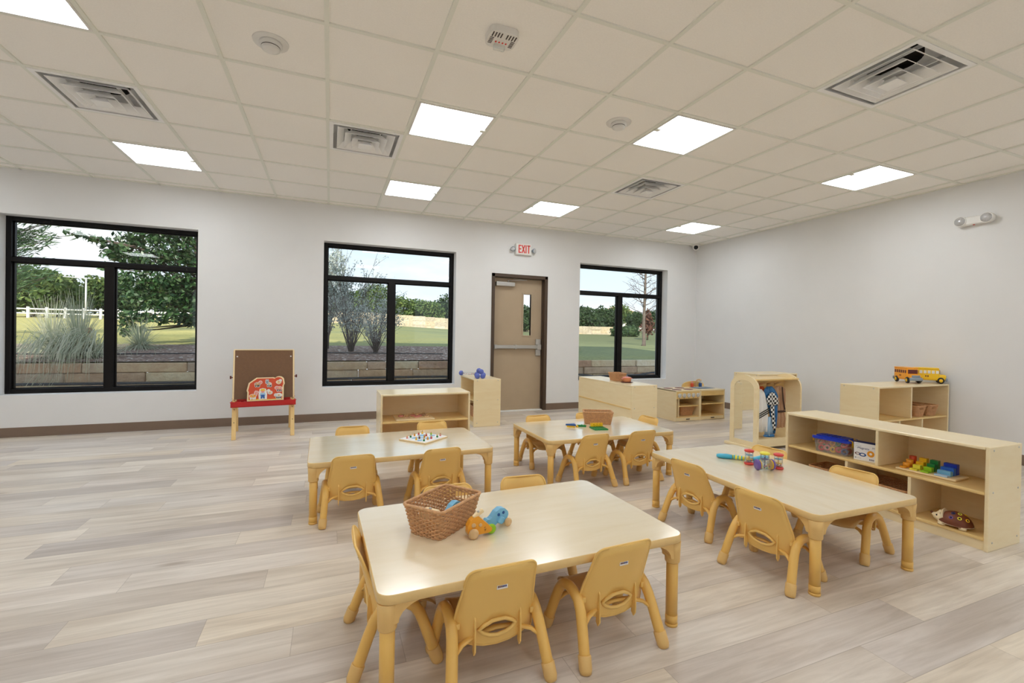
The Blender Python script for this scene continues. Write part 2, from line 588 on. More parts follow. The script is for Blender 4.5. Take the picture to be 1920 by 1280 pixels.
class MB:
    def __init__(self):
        self.v, self.f, self.m, self.s = [], [], [], []
        self.X = Matrix.Identity(4)

    def add(self, vs, fs, mat=0, smooth=False):
        o = len(self.v)
        self.v += [tuple(self.X @ Vector(p)) for p in vs]
        for f in fs:
            self.f.append([i + o for i in f])
            self.m.append(mat)
            self.s.append(smooth)
        return self

    def box(self, a, b, bev=0.0, mat=0, seg=2):
        x0, y0, z0 = [min(p, q) for p, q in zip(a, b)]
        x1, y1, z1 = [max(p, q) for p, q in zip(a, b)]
        vs = [(x0, y0, z0), (x1, y0, z0), (x1, y1, z0), (x0, y1, z0), (x0, y0, z1), (x1, y0, z1), (x1, y1, z1), (x0, y1, z1)]
        fs = [(0, 3, 2, 1), (4, 5, 6, 7), (0, 1, 5, 4), (1, 2, 6, 5), (2, 3, 7, 6), (3, 0, 4, 7)]
        if not bev:
            return self.add(vs, fs, mat)
        bm = bmesh.new()
        bv = [bm.verts.new(p) for p in vs]
        for f in fs:
            bm.faces.new([bv[i] for i in f])
        bmesh.ops.bevel(bm, geom=bm.edges[:], offset=min(bev, 0.45 * min(x1 - x0, y1 - y0, z1 - z0)), segments=seg, profile=0.5, affect='EDGES')
        bm.verts.index_update()
        self.add([v.co[:] for v in bm.verts], [[v.index for v in f.verts] for f in bm.faces], mat)
        bm.free()
        return self

    def tube(self, pts, r, seg=10, mat=0, cap=True, closed=False, squash=1.0):
        fr = frames(pts + ([pts[0]] if closed else []))
        if closed:
            fr = frames([pts[-1]] + pts + [pts[0], pts[1]])[1:-2]
        vs, fs = [], []
        n = len(fr)
        for i, (p, a, b) in enumerate(fr):
            rr = r[i] if isinstance(r, (list, tuple)) else r
            for k in range(seg):
                t = 2 * pi * k / seg
                vs.append(p + a * (rr * cos(t)) + b * (rr * squash * sin(t)))
        for i in range(n if closed else n - 1):
            j = (i + 1) % n
            for k in range(seg):
                fs.append((i * seg + k, i * seg + (k + 1) % seg, j * seg + (k + 1) % seg, j * seg + k))
        self.add(vs, fs, mat, True)
        if cap and not closed:
            o = len(self.v) - len(vs)
            for f in (list(range(seg))[::-1], [(n - 1) * seg + k for k in range(seg)]):
                self.f.append([i + o for i in f])
                self.m.append(mat)
                self.s.append(False)
        return self

    def lathe(self, prof, seg=20, mat=0, axis='z', c=(0, 0, 0), smooth=True, sx=1.0, sy=1.0):
        vs, fs = [], []
        for (r, z) in prof:
            for k in range(seg):
                t = 2 * pi * k / seg
                p = (r * sx * cos(t), r * sy * sin(t), z)
                if axis == 'y':
                    p = (p[0], p[2], -p[1])
                elif axis == 'x':
                    p = (p[2], p[0], p[1])
                vs.append((p[0] + c[0], p[1] + c[1], p[2] + c[2]))
        n = len(prof)
        for i in range(n - 1):
            for k in range(seg):
                fs.append((i * seg + k, i * seg + (k + 1) % seg, (i + 1) * seg + (k + 1) % seg, (i + 1) * seg + k))
        self.add(vs, fs, mat, smooth)
        o = len(self.v) - len(vs)
        for idx, f in ((0, list(range(seg))[::-1]), (n - 1, [(n - 1) * seg + k for k in range(seg)])):
            if prof[idx][0] > 1e-5:
                self.f.append([i + o for i in f])
                self.m.append(mat)
                self.s.append(False)
        return self

    def ball(self, c, r, mat=0, seg=14, rings=8, sc=(1, 1, 1)):
        X = self.X
        self.X = X @ Matrix.Translation(c) @ Matrix.Diagonal((*sc, 1))
        self.lathe([(max(1e-6, r * sin(pi * i / rings)), -r * cos(pi * i / rings)) for i in range(rings + 1)], seg, mat)
        self.X = X
        return self

    def prism(self, poly, d0, d1, plane='xz', mat=0, side=None, smooth=False):
        """polygon in a plane pushed from d0 to d1 along the third axis"""
        def P(a, b, d):
            return {'xz': (a, d, b), 'xy': (a, b, d), 'yz': (d, a, b)}[plane]
        n = len(poly)
        vs = [P(a, b, d0) for a, b in poly] + [P(a, b, d1) for a, b in poly]
        fs = [list(range(n))[::-1], list(range(n, 2 * n))]
        self.add(vs, fs, mat)
        o = len(self.v) - 2 * n
        for i in range(n):
            j = (i + 1) % n
            self.f.append([o + i, o + j, o + n + j, o + n + i])
            self.m.append(mat if side is None else side)
            self.s.append(smooth)
        return self

    def build(self, name, mats, parent=None, fix=True):
        me = bpy.data.meshes.new(name)
        me.from_pydata(self.v, [], self.f)
        if not isinstance(mats, (list, tuple)):
            mats = [mats]
        for m in mats:
            me.materials.append(m if not isinstance(m, str) else M[m])
        me.polygons.foreach_set('material_index', self.m)
        me.polygons.foreach_set('use_smooth', self.s)
        if fix and len(self.f) < 30000:
            bm = bmesh.new()
            bm.from_mesh(me)
            bmesh.ops.recalc_face_normals(bm, faces=bm.faces[:])
            bm.to_mesh(me)
            bm.free()
        me.update()
        o = bpy.data.objects.new(name, me)
        COL.objects.link(o)
        if parent:
            o.parent = parent
        return o


def tag(o, label=None, cat=None, group=None, kind=None):
    if label:
        o['label'] = label
    if cat:
        o['category'] = cat
    if group:
        o['group'] = group
    if kind:
        o['kind'] = kind
    return o


def thing(name, label, cat, loc=(0, 0, 0), rz=0.0, group=None):
    o = bpy.data.objects.new(name, None)
    o.empty_display_size = 0.05
    COL.objects.link(o)
    o.location = loc
    o.rotation_euler = (0, 0, rz)
    return tag(o, label, cat, group)


def struct(o):
    o['kind'] = 'structure'
    return o


def dup(root, loc, rz, label, group=None, scale=None):
    r = root.copy()
    COL.objects.link(r)
    r.location = loc
    r.rotation_euler = (0, 0, rz)
    if scale:
        r.scale = scale
    r['label'] = label
    if group:
        r['group'] = group
    for ch in list(root.children):
        c = ch.copy()
        COL.objects.link(c)
        c.parent = r
        for g in list(ch.children):
            d = g.copy()
            COL.objects.link(d)
            d.parent = c
    return r


def rrect(w, d, r, n=5):
    pts = []
    for (sx, sy, a0) in ((1, 1, 0), (-1, 1, 90), (-1, -1, 180), (1, -1, 270)):
        for k in range(n + 1):
            a = radians(a0 + 90 * k / n)
            pts.append((sx * (w / 2 - r) + r * cos(a), sy * (d / 2 - r) + r * sin(a)))
    return pts


def text_mesh(mb, body, size, X, mat=0, depth=0.0006, sx=1.0):
    cu = bpy.data.curves.new('t', 'FONT')
    cu.body = body
    cu.size = size
    cu.align_x = 'CENTER'
    cu.align_y = 'CENTER'
    cu.extrude = depth
    o = bpy.data.objects.new('t', cu)
    COL.objects.link(o)
    dg = bpy.context.evaluated_depsgraph_get()
    dg.update()
    me = bpy.data.meshes.new_from_object(o.evaluated_get(dg))
    S = mb.X
    mb.X = S @ X @ Matrix.Diagonal((sx, 1, 1, 1))
    mb.add([v.co[:] for v in me.vertices], [list(p.vertices) for p in me.polygons], mat)
    mb.X = S
    bpy.data.objects.remove(o)
    bpy.data.curves.remove(cu)
    bpy.data.meshes.remove(me)


# ================================================================== SETTING
XL, YB = -5.2, -4.2                       # left and rear walls, outside the view
WT = 0.30                                 # wall thickness
MB().box((XL, YB, -0.12), (XR, YW, 0)).build('floor', 'floor')['kind'] = 'structure'

WINS = [(-3.27, -1.485), (-0.09, 1.70), (3.782, 5.573)]
WZ0, WZ1 = 0.448, 2.385
DX0, DX1, DZ = 2.255, 3.195, 2.118
b = MB()
xs = [XL - WT] + [x for w in WINS[:2] for x in w] + [DX0, DX1] + list(WINS[2]) + [XR + WT]
for i in range(len(xs) - 1):
    x0, x1 = xs[i], xs[i + 1]
    if (x0, x1) in WINS:
        b.box((x0, YW, -0.12), (x1, YW + WT, WZ0)).box((x0, YW, WZ1), (x1, YW + WT, 3.3))
    elif x0 == DX0:
        b.box((x0, YW, DZ), (x1, YW + WT, 3.3)).box((x0, YW, -0.12), (x1, YW + WT, 0.0))
    else:
        b.box((x0, YW, -0.12), (x1, YW + WT, 3.3))
struct(b.build('wall_back', 'wall'))
struct(MB().box((XR, YB - WT, -0.12), (XR + WT, YW + WT, 3.3)).build('wall_right', 'wall'))
struct(MB().box((XL - WT, YB - WT, -0.12), (XL, YW + WT, 3.3)).build('wall_left', 'wall'))
b = MB()
FW = [(-4.2, -1.4), (-0.6, 2.2), (3.0, 5.6)]          # unseen openings added to let in fill daylight from behind
fx = [XL] + [x for w in FW for x in w] + [XR]
for i in range(len(fx) - 1):
    if (fx[i], fx[i + 1]) in FW:
        b.box((fx[i], YB - WT, -0.12), (fx[i + 1], YB, 0.40)).box((fx[i], YB - WT, 2.5), (fx[i + 1], YB, 3.3))
    else:
        b.box((fx[i], YB - WT, -0.12), (fx[i + 1], YB, 3.3))
struct(b.build('wall_front', 'wall'))
struct(MB().box((XL - 1, YB - 5.0, 3.05), (XR + 1, YB - WT, 3.25)).build('roof_added_sunshade', 'concrete'))  # unseen slab added to keep the sun out of the rear openings
struct(MB().box((XL - WT, YB - WT, 3.3), (XR + WT, YW + WT, 4.9)).build('roof', 'concrete'))

VENTS = [(-3, 2), (0, 2), (5, 2), (5, -2)]
LEDS = [(-3, 0), (-3, 4), (1, 1), (4, 0), (1, 4), (4, 4), (8, 0), (8, 4)]
LEDS_ADDED = [(-3, -4), (1, -3), (5, -5), (9, -4), (-7, 0), (-7, 4), (-7, -4), (1, -7), (-3, -8), (5, -9), (9, -8)]  # panels out of view, added to brighten the room
i0, i1 = int((XL - GX) / T) - 1, int((XR - GX) / T) + 1
j0, j1 = int((YB - GY) / T) - 1, int((YW - GY) / T) + 1
b = MB()
for i in range(i0, i1):
    for j in range(j0, j1 + 1):
        if (i, j) in VENTS:
            continue
        xa, xb = max(XL, GX + i * T), min(XR, GX + (i + 1) * T)
        ya, yb = max(YB, GY + j * T), min(YW, GY + (j + 1) * T)
        if xb - xa < 0.01 or yb - ya < 0.01:
            continue
        dz = rnd.uniform(-0.0015, 0.0015)
        b.box((xa + 0.004, ya + 0.004, HC + 0.010 + dz), (xb - 0.004, yb - 0.004, HC + 0.03))
struct(b.build('ceiling', 'tile'))
b = MB()
for i in range(i0, i1 + 1):
    x = GX + i * T
    if XL < x < XR:
        b.box((x - 0.0125, YB, HC), (x + 0.0125, YW, HC + 0.012))
for j in range(j0, j1 + 1):
    y = GY + j * T
    if YB < y < YW:
        b.box((XL, y - 0.0125, HC + 0.0006), (XR, y + 0.0125, HC + 0.012))
b.box((XL, YW - 0.02, HC), (XR, YW, HC + 0.012)).box((XR - 0.02, YB, HC), (XR, YW, HC + 0.012))
struct(b.build('trim_1', 'tbar'))


def baseboard(name, x0, x1, y0, y1, ax):
    b = MB()
    if ax == 'x':
        b.box((x0, YW - 0.006, 0), (x1, YW, 0.102), 0.002).box((x0, YW - 0.014, 0), (x1, YW - 0.004, 0.012), 0.003)
    else:
        b.box((XR - 0.006, y0, 0), (XR, y1, 0.102), 0.002).box((XR - 0.014, y0, 0), (XR - 0.004, y1, 0.012), 0.003)
    return b


bb = MB()
for (xa, xb) in ((XL, DX0), (DX1, XR)):
    bb.box((xa, YW - 0.006, 0), (xb, YW, 0.102), 0.002).box((xa, YW - 0.014, 0), (xb, YW - 0.004, 0.012), 0.003)
struct(bb.build('baseboard_back', 'base'))
struct(MB().box((XR - 0.006, YB, 0), (XR, YW, 0.102), 0.002).box((XR - 0.014, YB, 0), (XR - 0.004, YW, 0.012), 0.003).build('baseboard_right', 'base'))

# windows: transom light above two lights
for k, (x0, x1) in enumerate(WINS):
    ya, yb = YW + 0.14, YW + 0.24
    xm, zt, w = (x0 + x1) / 2, 1.917, 0.047
    root = thing('window_%d' % (k + 1), ['wide dark-framed window beside the brown board easel', 'dark-framed window between the easel and the door', 'dark-framed window beyond the door with a bare tree outside'][k], 'window', (xm, ya, WZ0))
    root['kind'] = 'structure'
    b = MB()
    b.X = Matrix.Translation((-xm, -ya, -WZ0))
    b.box((x0, ya, WZ0), (x0 + w, yb, WZ1), 0.004).box((x1 - w, ya, WZ0), (x1, yb, WZ1), 0.004)
    b.box((x0 + w, ya, WZ0), (x1 - w, yb, WZ0 + 0.052), 0.004).box((x0 + w, ya, WZ1 - w), (x1 - w, yb, WZ1), 0.004)
    b.box((x0 + w, ya, zt - 0.026), (x1 - w, yb, zt + 0.026), 0.004)
    b.box((xm - 0.046, ya, WZ0 + 0.05), (xm + 0.046, yb, zt - 0.024), 0.004)
    for (a, c, za, zb) in ((x0 + w, xm - 0.046, WZ0 + 0.05, zt - 0.026), (xm + 0.046, x1 - w, WZ0 + 0.05, zt - 0.026), (x0 + w, x1 - w, zt + 0.026, WZ1 - w)):
        for (p, q) in (((a, za), (a + 0.012, zb)), ((c - 0.012, za), (c, zb)), ((a, za), (c, za + 0.012)), ((a, zb - 0.012), (c, zb))):
            b.box((p[0], ya + 0.035, p[1]), (q[0], ya + 0.06, q[1]))
    b.build('window_frame', 'black_frame', root)
    for (a, c, za, zb) in ((x0 + w, xm - 0.046, WZ0 + 0.05, zt - 0.026), (xm + 0.046, x1 - w, WZ0 + 0.05, zt - 0.026), (x0 + w, x1 - w, zt + 0.026, WZ1 - w)):
        b = MB()
        b.X = Matrix.Translation((-xm, -ya, -WZ0))
        b.add([(a, ya + 0.048, za), (c, ya + 0.048, za), (c, ya + 0.048, zb), (a, ya + 0.048, zb)], [(0, 1, 2, 3)])
        b.build('pane', 'glass', root, fix=False)

# door with frame, narrow light, push bar and closer
door = thing('door_1', 'tan exit door with narrow glass light and steel push bar', 'door', ((DX0 + DX1) / 2, YW, 0))
door['kind'] = 'structure'
dxm = (DX0 + DX1) / 2
DT = Matrix.Translation((-dxm, -YW, 0))
LY = YW + 0.095                           # leaf face
b = MB()
b.X = DT
for (xa, xb) in ((DX0, DX0 + 0.05), (DX1 - 0.05, DX1)):
    b.box((xa, YW - 0.012, 0), (xb, YW + 0.16, DZ), 0.003)
b.box((DX0, YW - 0.012, DZ - 0.05), (DX1, YW + 0.16, DZ), 0.003)
for (xa, xb) in ((DX0 + 0.05, DX0 + 0.062), (DX1 - 0.062, DX1 - 0.05)):
    b.box((xa, YW + 0.05, 0), (xb, LY - 0.002, DZ - 0.05), 0.002)
b.build('door_frame', 'door_frame', door)
b = MB()
b.X = DT
la, lb = DX0 + 0.053, DX1 - 0.053
wa, wb, wz0, wz1 = 2.822, 2.952, 1.182, 1.828
for (p, q) in (((la, 0.012), (wa, 2.064)), ((wb, 0.012), (lb, 2.064)), ((wa, 0.012), (wb, wz0)), ((wa, wz1), (wb, 2.064))):
    b.box((p[0], LY, p[1]), (q[0], LY + 0.045, q[1]))
leaf = b.build('door_leaf', 'door', door)
b = MB()
b.X = DT
for (p, q) in (((wa - 0.022, wz0 - 0.022), (wa, wz1 + 0.022)), ((wb, wz0 - 0.022), (wb + 0.022, wz1 + 0.022)), ((wa, wz0 - 0.022), (wb, wz0)), ((wa, wz1), (wb, wz1 + 0.022))):
    b.box((p[0], LY - 0.01, p[1]), (q[0], LY + 0.05, q[1]), 0.003)
b.build('light_frame', 'door', door)
b = MB()
b.X = DT
b.add([(wa, LY + 0.02, wz0), (wb, LY + 0.02, wz0), (wb, LY + 0.02, wz1), (wa, LY + 0.02, wz1)], [(0, 1, 2, 3)])
b.build('door_glass', 'glass', door, fix=False)
b = MB()
b.X = DT
b.box((la + 0.02, LY - 0.062, 0.972), (lb - 0.06, LY - 0.012, 1.025), 0.006).box((la + 0.02, LY - 0.05, 0.965), (la + 0.07, LY, 1.032), 0.005)
b.box((la + 0.36, LY - 0.065, 0.966), (la + 0.39, LY, 1.031), 0.003).box((lb - 0.10, LY - 0.07, 0.955), (lb - 0.03, LY, 1.04), 0.006)
b.build('push_bar', 'steel', door)
MBx = MB()
MBx.X = DT
MBx.box((lb - 0.105, LY - 0.03, 0.86), (lb - 0.02, LY, 1.125), 0.006)
MBx.build('latch_plate', 'steel', door)
b = MB()
b.X = DT
b.box((la + 0.035, LY - 0.065, 1.935), (la + 0.34, LY, 1.998), 0.006)
b.build('door_closer', 'steel', door)
b = MB()
b.X = DT
b.tube([(la + 0.24, LY - 0.035, 2.0), (la + 0.24, LY - 0.035, 2.03)], 0.012, 10)
b.tube([(la + 0.24, LY - 0.035, 2.026), (la + 0.50, LY - 0.16, 2.032), (la + 0.30, YW - 0.01, 2.05)], 0.008, 8, squash=0.6)
b.build('closer_arm', 'steel', door)
b = MB()
b.X = DT
b.box((lb - 0.004, LY - 0.004, 0.01), (lb + 0.004, LY + 0.02, 2.06)).box((la, LY - 0.06, 0), (lb, LY + 0.08, 0.012), 0.003)
b.build('weather_strip', 'white', door)

# ================================================================== OUTSIDE
def lerp_tab(t, tab):
    for (a, va), (b_, vb) in zip(tab, tab[1:]):
        if t <= b_:
            return va + (vb - va) * max(0, (t - a)) / (b_ - a)
    return tab[-1][1]


def ground_z(x, y):
    z = lerp_tab(y, [(9.0, 0.63), (9.3, 0.66), (12, 0.84), (14, 0.95), (40, 1.95), (70, 3.0), (160, 3.2)])
    z -= max(0.0, min(9, x - 2.5)) * 0.045 * max(0, min(1, (y - 9.2) / 16.0))
    return z


b = MB()
xs_ = [-90, -60, -40, -30, -22] + [-18 + 1.5 * i for i in range(33)] + [36, 50, 70, 100]
ys_ = [9.06, 9.4, 9.8, 10.4, 11, 11.6, 12.1, 12.6, 13.3, 14, 15, 16, 18, 20, 23, 26, 30, 35, 40, 46, 55, 70, 100, 160]
vs = [(x, y, ground_z(x, y)) for y in ys_ for x in xs_]
nx_ = len(xs_)
fs = [(j * nx_ + i, j * nx_ + i + 1, (j + 1) * nx_ + i + 1, (j + 1) * nx_ + i) for j in range(len(ys_) - 1) for i in range(nx_ - 1)]
struct(b.add(vs, fs, 0, True).build('lawn', 'lawn', fix=False))
b = MB()
mx_ = [-14 + 0.8 * i for i in range(23)]
my_ = [9.05, 9.4, 9.9, 10.6, 11.3, 11.9]
vs = [(x, y + (0.10 * sin(x * 1.3) if y > 11 else 0), ground_z(x, y) + 0.022) for y in my_ for x in mx_]
nx_ = len(mx_)
fs = [(j * nx_ + i, j * nx_ + i + 1, (j + 1) * nx_ + i + 1, (j + 1) * nx_ + i) for j in range(len(my_) - 1) for i in range(nx_ - 1)]
struct(b.add(vs, fs, 0, True).build('planting_bed', 'mulch', fix=False))
struct(MB().box((-20, YW + WT, -0.3), (30, 9.05, -0.15)).build('outside_ground', 'bounce_concrete'))  # unseen paving, made paler to bounce light onto the stone wall
struct(MB().box((-40, -60, -0.3), (40, YB - WT, -0.15)).build('outside_ground_yard', 'concrete'))
# split limestone retaining wall
b = MB()
for row in range(5):
    z0 = -0.15 + 0.158 * row
    x = -12.0 - rnd.random()
    while x < 14:
        L = rnd.choice([0.45, 0.62, 0.8, 1.0, 0.35])
        d = rnd.uniform(-0.02, 0.02)
        b.box((x + 0.004, 9.0 + d, z0 + 0.003), (x + L - 0.004, 9.14, z0 + 0.155), 0.014, seg=1)
        x += L
struct(b.build('stone_retaining_wall', 'stone', fix=False))
b = MB()
pts = [(-12 + 0.4 * i, 8.93 - 0.02 * sin(i * 0.7), 0.325 + 0.012 * sin(i * 0.43) - (0.05 if 5.2 < -12 + 0.4 * i < 7 else 0)) for i in range(66)]
tag(b.tube(pts, 0.022, 8).build('drain_pipe', 'hose'), 'long dark pipe lying along the stone retaining wall', 'pipe')
b = MB()
pts = [(-9 + 0.25 * i, 9.9 + 0.35 * sin(i * 0.23), ground_z(-9 + 0.25 * i, 9.9) + 0.055) for i in range(46)]
tag(b.tube(pts, 0.012, 6).build('irrigation_hose', 'hose'), 'thin black drip hose winding over the mulch bed', 'hose')


def rand_dir():
    while True:
        v = Vector((rnd.uniform(-1, 1), rnd.uniform(-1, 1), rnd.uniform(-1, 1)))
        if 0.05 < v.length < 1:
            return v.normalized()


def leaves(b, clusters, n, size, elong=1.8, hollow=0.35):
    wsum = sum(c[1] ** 2 for c in clusters)
    for (c, r, sq) in clusters:
        k = int(n * r * r / wsum)
        for _ in range(k):
            d = rand_dir()
            q = (hollow + (1 - hollow) * rnd.random()) * r
            p = Vector(c) + Vector((d.x * q, d.y * q, d.z * q * sq))
            a = rand_dir()
            w = a.cross(rand_dir())
            if w.length < 0.1:
                continue
            w.normalize()
            s = size * rnd.uniform(0.6, 1.3)
            b.add([p - a * s * elong * 0.5, p + w * s * 0.5, p + a * s * elong * 0.5, p - w * s * 0.5], [(0, 1, 2, 3)])


def tree(name, label, cat, x, y, h, cr, mat, bark='bark', n=900, leaf=0.3, trunk=0.12, low=0.35, group=None, ncl=14, sq=0.8):
    z = ground_z(x, y) - 0.05
    t = thing(name, label, cat, (x, y, z), 0, group)
    b, lb_ = MB(), MB()
    hb = h * low
    b.tube([(0, 0, 0), (0.02 * h, 0, hb * 0.6), (0.0, 0.02 * h, h * 0.75)], [trunk, trunk * 0.8, trunk * 0.3], 8)
    cl = []
    for i in range(ncl):
        a = 2 * pi * (i * 0.618)
        f = (i + 0.5) / ncl
        rr = cr * 0.68 * sqrt(max(0, 1 - (2 * f - 0.85) ** 2 * 0.8)) * (0.5 + 0.5 * rnd.random())
        c = (rr * cos(a), rr * sin(a), hb + (h - hb) * (0.12 + 0.76 * f))
        cl.append((c, cr * rnd.uniform(0.34, 0.52), sq))
        b.tube([(0, 0, hb + (h - hb) * 0.3 * f), (c[0] * 0.5, c[1] * 0.5, c[2] * 0.75 + 0.15 * hb), c], [trunk * 0.4, trunk * 0.22, trunk * 0.08], 5)
    leaves(lb_, cl, n, leaf)
    b.build('trunk', bark, t, fix=False)
    lb_.build('foliage', mat, t, fix=False)
    return t


# ---- seen through the window beside the easel
oak = thing('oak_tree', 'dark green oak with low sweeping branches outside the window by the easel', 'tree', (-3.0, 12.6, ground_z(-3.0, 12.6) - 0.05))
b, lb_ = MB(), MB()
b.tube([(0.3, 0.3, 0), (0.25, 0.3, 1.0), (0.1, 0.2, 2.2), (0, 0.2, 4.2)], [0.14, 0.12, 0.09, 0.03], 8)
cl = []
for (u, v, Y, r) in [(215, 462, 12.4, 0.30), (236, 480, 12.4, 0.32), (250, 450, 12.5, 0.36), (285, 440, 12.6, 0.5), (330, 430, 12.8, 0.55), (370, 445, 13, 0.6),
                     (190, 450, 12.2, 0.16), (172, 448, 12.2, 0.14), (150, 441, 12.1, 0.12), (128, 436, 12.1, 0.10), (205, 478, 12.3, 0.2), (200, 500, 12.3, 0.14),
                     (262, 495, 12.5, 0.42), (300, 480, 12.6, 0.5), (345, 480, 12.8, 0.55), (240, 525, 12.3, 0.30), (270, 545, 12.4, 0.36), (310, 530, 12.5, 0.5), (355, 530, 12.8, 0.5),
                     (330, 565, 12.6, 0.42), (368, 570, 12.8, 0.4), (290, 570, 12.3, 0.30), (250, 560, 12.2, 0.22), (252, 590, 12.1, 0.24), (236, 604, 12.1, 0.2), (275, 596, 12.1, 0.24), (305, 598, 12.2, 0.18), (322, 590, 12.3, 0.2), (228, 590, 12.1, 0.14),
                     (395, 500, 13.2, 0.8), (400, 560, 13.2, 0.6), (300, 410, 12.7, 0.5), (360, 405, 13, 0.6), (235, 622, 12.05, 0.16), (258, 616, 12.05, 0.16), (340, 596, 12.2, 0.22), (362, 600, 12.3, 0.26), (372, 585, 12.3, 0.25)]:
    p = at(u, v, Y) - Vector(oak.location)
    cl.append((p, r, 0.75))
    b.tube([(0.15, 0.25, max(0.5, p.z * 0.55)), (p.x * 0.5, p.y * 0.6 + 0.1, p.z * 0.9 + 0.1), p], [0.026, 0.016, 0.006], 5)
leaves(lb_, cl, 9000, 0.062, 2.0, 0.2)
b.build('trunk', 'twig', oak, fix=False)
lb_.build('foliage', 'oak', oak, fix=False)

fp = at(20, 600, 15.5)
fea = thing('feathery_tree', 'wispy grey-green tree with drooping feathery sprays, at the window edge farthest from easel', 'tree', (fp.x, 15.5, ground_z(fp.x, 15.5) - 0.05))
b, lb_ = MB(), MB()
b.tube([(-0.9, 0, 0), (-0.7, 0, 2.0), (-0.5, 0, 5.2)], [0.15, 0.12, 0.04], 8)
for k in range(84):
    z0 = rnd.uniform(0.3, 4.6)
    a = rnd.uniform(-1.1, 1.1) if k % 4 else rnd.uniform(0, 2 * pi)
    L = rnd.uniform(0.9, 1.9) * (1.0 - 0.10 * max(0, z0 - 2.4))
    d = Vector((cos(a), sin(a), 0))
    p0 = Vector((-0.65, 0, z0))
    pts = [p0 + d * (L * t) + Vector((0, 0, 0.85 * L * t - 0.25 * L * t * t)) for t in (0, 0.3, 0.6, 1.0)]
    b.tube(pts, [0.02, 0.014, 0.009, 0.004], 4)
    for i in range(64):
        t = rnd.uniform(0.2, 1.0)
        q = p0 + d * (L * t) + Vector((0, 0, 0.85 * L * t - 0.25 * L * t * t)) + rand_dir() * 0.13
        ax = (d * 0.7 + Vector((0, 0, rnd.uniform(-0.2, 0.9))) + rand_dir() * 0.35).normalized()
        w = ax.cross(rand_dir()).normalized() * 0.015
        s = ax * rnd.uniform(0.07, 0.16)
        lb_.add([q - s, q + w, q + s, q - w], [(0, 1, 2, 3)])
b.build('trunk', 'twig', fea, fix=False)
lb_.build('foliage', 'pine_leaf', fea, fix=False)


def grass_clump(name, label, x, y, R, h, n, droop=1.0, spill=0):
    t = thing(name, label, 'ornamental grass', (x, y, ground_z(x, y) + 0.02), 0)
    b = MB()
    for _ in range(n):
        a = rnd.uniform(0, 2 * pi)
        d = Vector((cos(a), sin(a), 0))
        side = Vector((-sin(a), cos(a), 0))
        up = rnd.random() ** 1.7
        L = h * rnd.uniform(0.75, 1.25)
        spread = R * (1.2 - up) * rnd.uniform(0.5, 1.2)
        st = d * rnd.uniform(0, 0.12 * R)
        w = 0.0062 * rnd.uniform(0.7, 1.3)
        pts = []
        for i in range(5):
            s = i / 4
            zz = L * (s * (0.55 + 0.6 * up)) - droop * (1 - up) * L * 0.75 * s * s
            pts.append(st + d * (spread * (s ** 1.3)) + Vector((0, 0, zz)))
        vs_ = []
        for i, p in enumerate(pts):
            ww = w * (1 - 0.8 * i / 4)
            vs_ += [p - side * ww, p + side * ww]
        b.add(vs_, [(2 * i, 2 * i + 1, 2 * i + 3, 2 * i + 2) for i in range(4)])
    for _ in range(spill):
        x0 = rnd.gauss(0, 0.30)
        k_ = rnd.uniform(0.35, 1.05)
        hz_ = rnd.uniform(0.6, 1.35)
        dx = rnd.gauss(0, 0.10)
        dr = rnd.uniform(0.25, 1.0)
        pts = [Vector((x0 * 0.4, rnd.uniform(-0.1, 0.1), 0)), Vector((x0 * 0.8 + dx * 0.3, -0.30 * k_, 0.36 * k_ * hz_)), Vector((x0 + dx * 0.6, -0.62 * k_, 0.32 * k_ * hz_)),
               Vector((x0 + dx, -0.86 * k_, 0.08)), Vector((x0 + dx * 1.2, -0.88 * k_ - 0.04, 0.05 - 0.42 * dr if k_ > 0.8 else 0.03))]
        w = 0.006
        vs_ = []
        for i, p_ in enumerate(pts):
            ww = w * (1 - 0.8 * i / 4)
            vs_ += [p_ - Vector((ww, 0, 0)), p_ + Vector((ww, 0, 0))]
        b.add(vs_, [(2 * i, 2 * i + 1, 2 * i + 3, 2 * i + 2) for i in range(4)])
    b.build('blades', 'blade', t, fix=False)
    return t


p = at(148, 690, 9.75)
grass_clump('ornamental_grass', 'big arching clump of dry grass spilling over the stone wall', p.x, 9.75, 0.80, 0.86, 1250, 1.8, 300)
p = at(98, 660, 10.7)
grass_clump('ornamental_grass', 'grey-green grass clump standing behind the one spilling over the wall', p.x, 10.7, 0.85, 0.80, 1100, 1.4)
p = at(262, 655, 11.2)
grass_clump('ornamental_grass', 'low dry grass clump under the oak branches', p.x, 11.2, 0.80, 0.50, 700, 1.5)
p = at(166, 619, 9.9)
b = MB()
b.X = Matrix.Translation(p)
for k in range(7):
    b.ball((0.03 * cos(k * 0.9), 0.02, 0.03 * sin(k * 0.9)), 0.02, seg=6, rings=4)
b.tube([(0, 0.02, 0), (0.02, 0.02, -0.3), (0.0, 0.03, ground_z(p.x, 9.9) - p.z)], 0.004, 4)
tag(b.build('flower', 'flower'), 'small orange flower among the dry grass blades', 'flower')


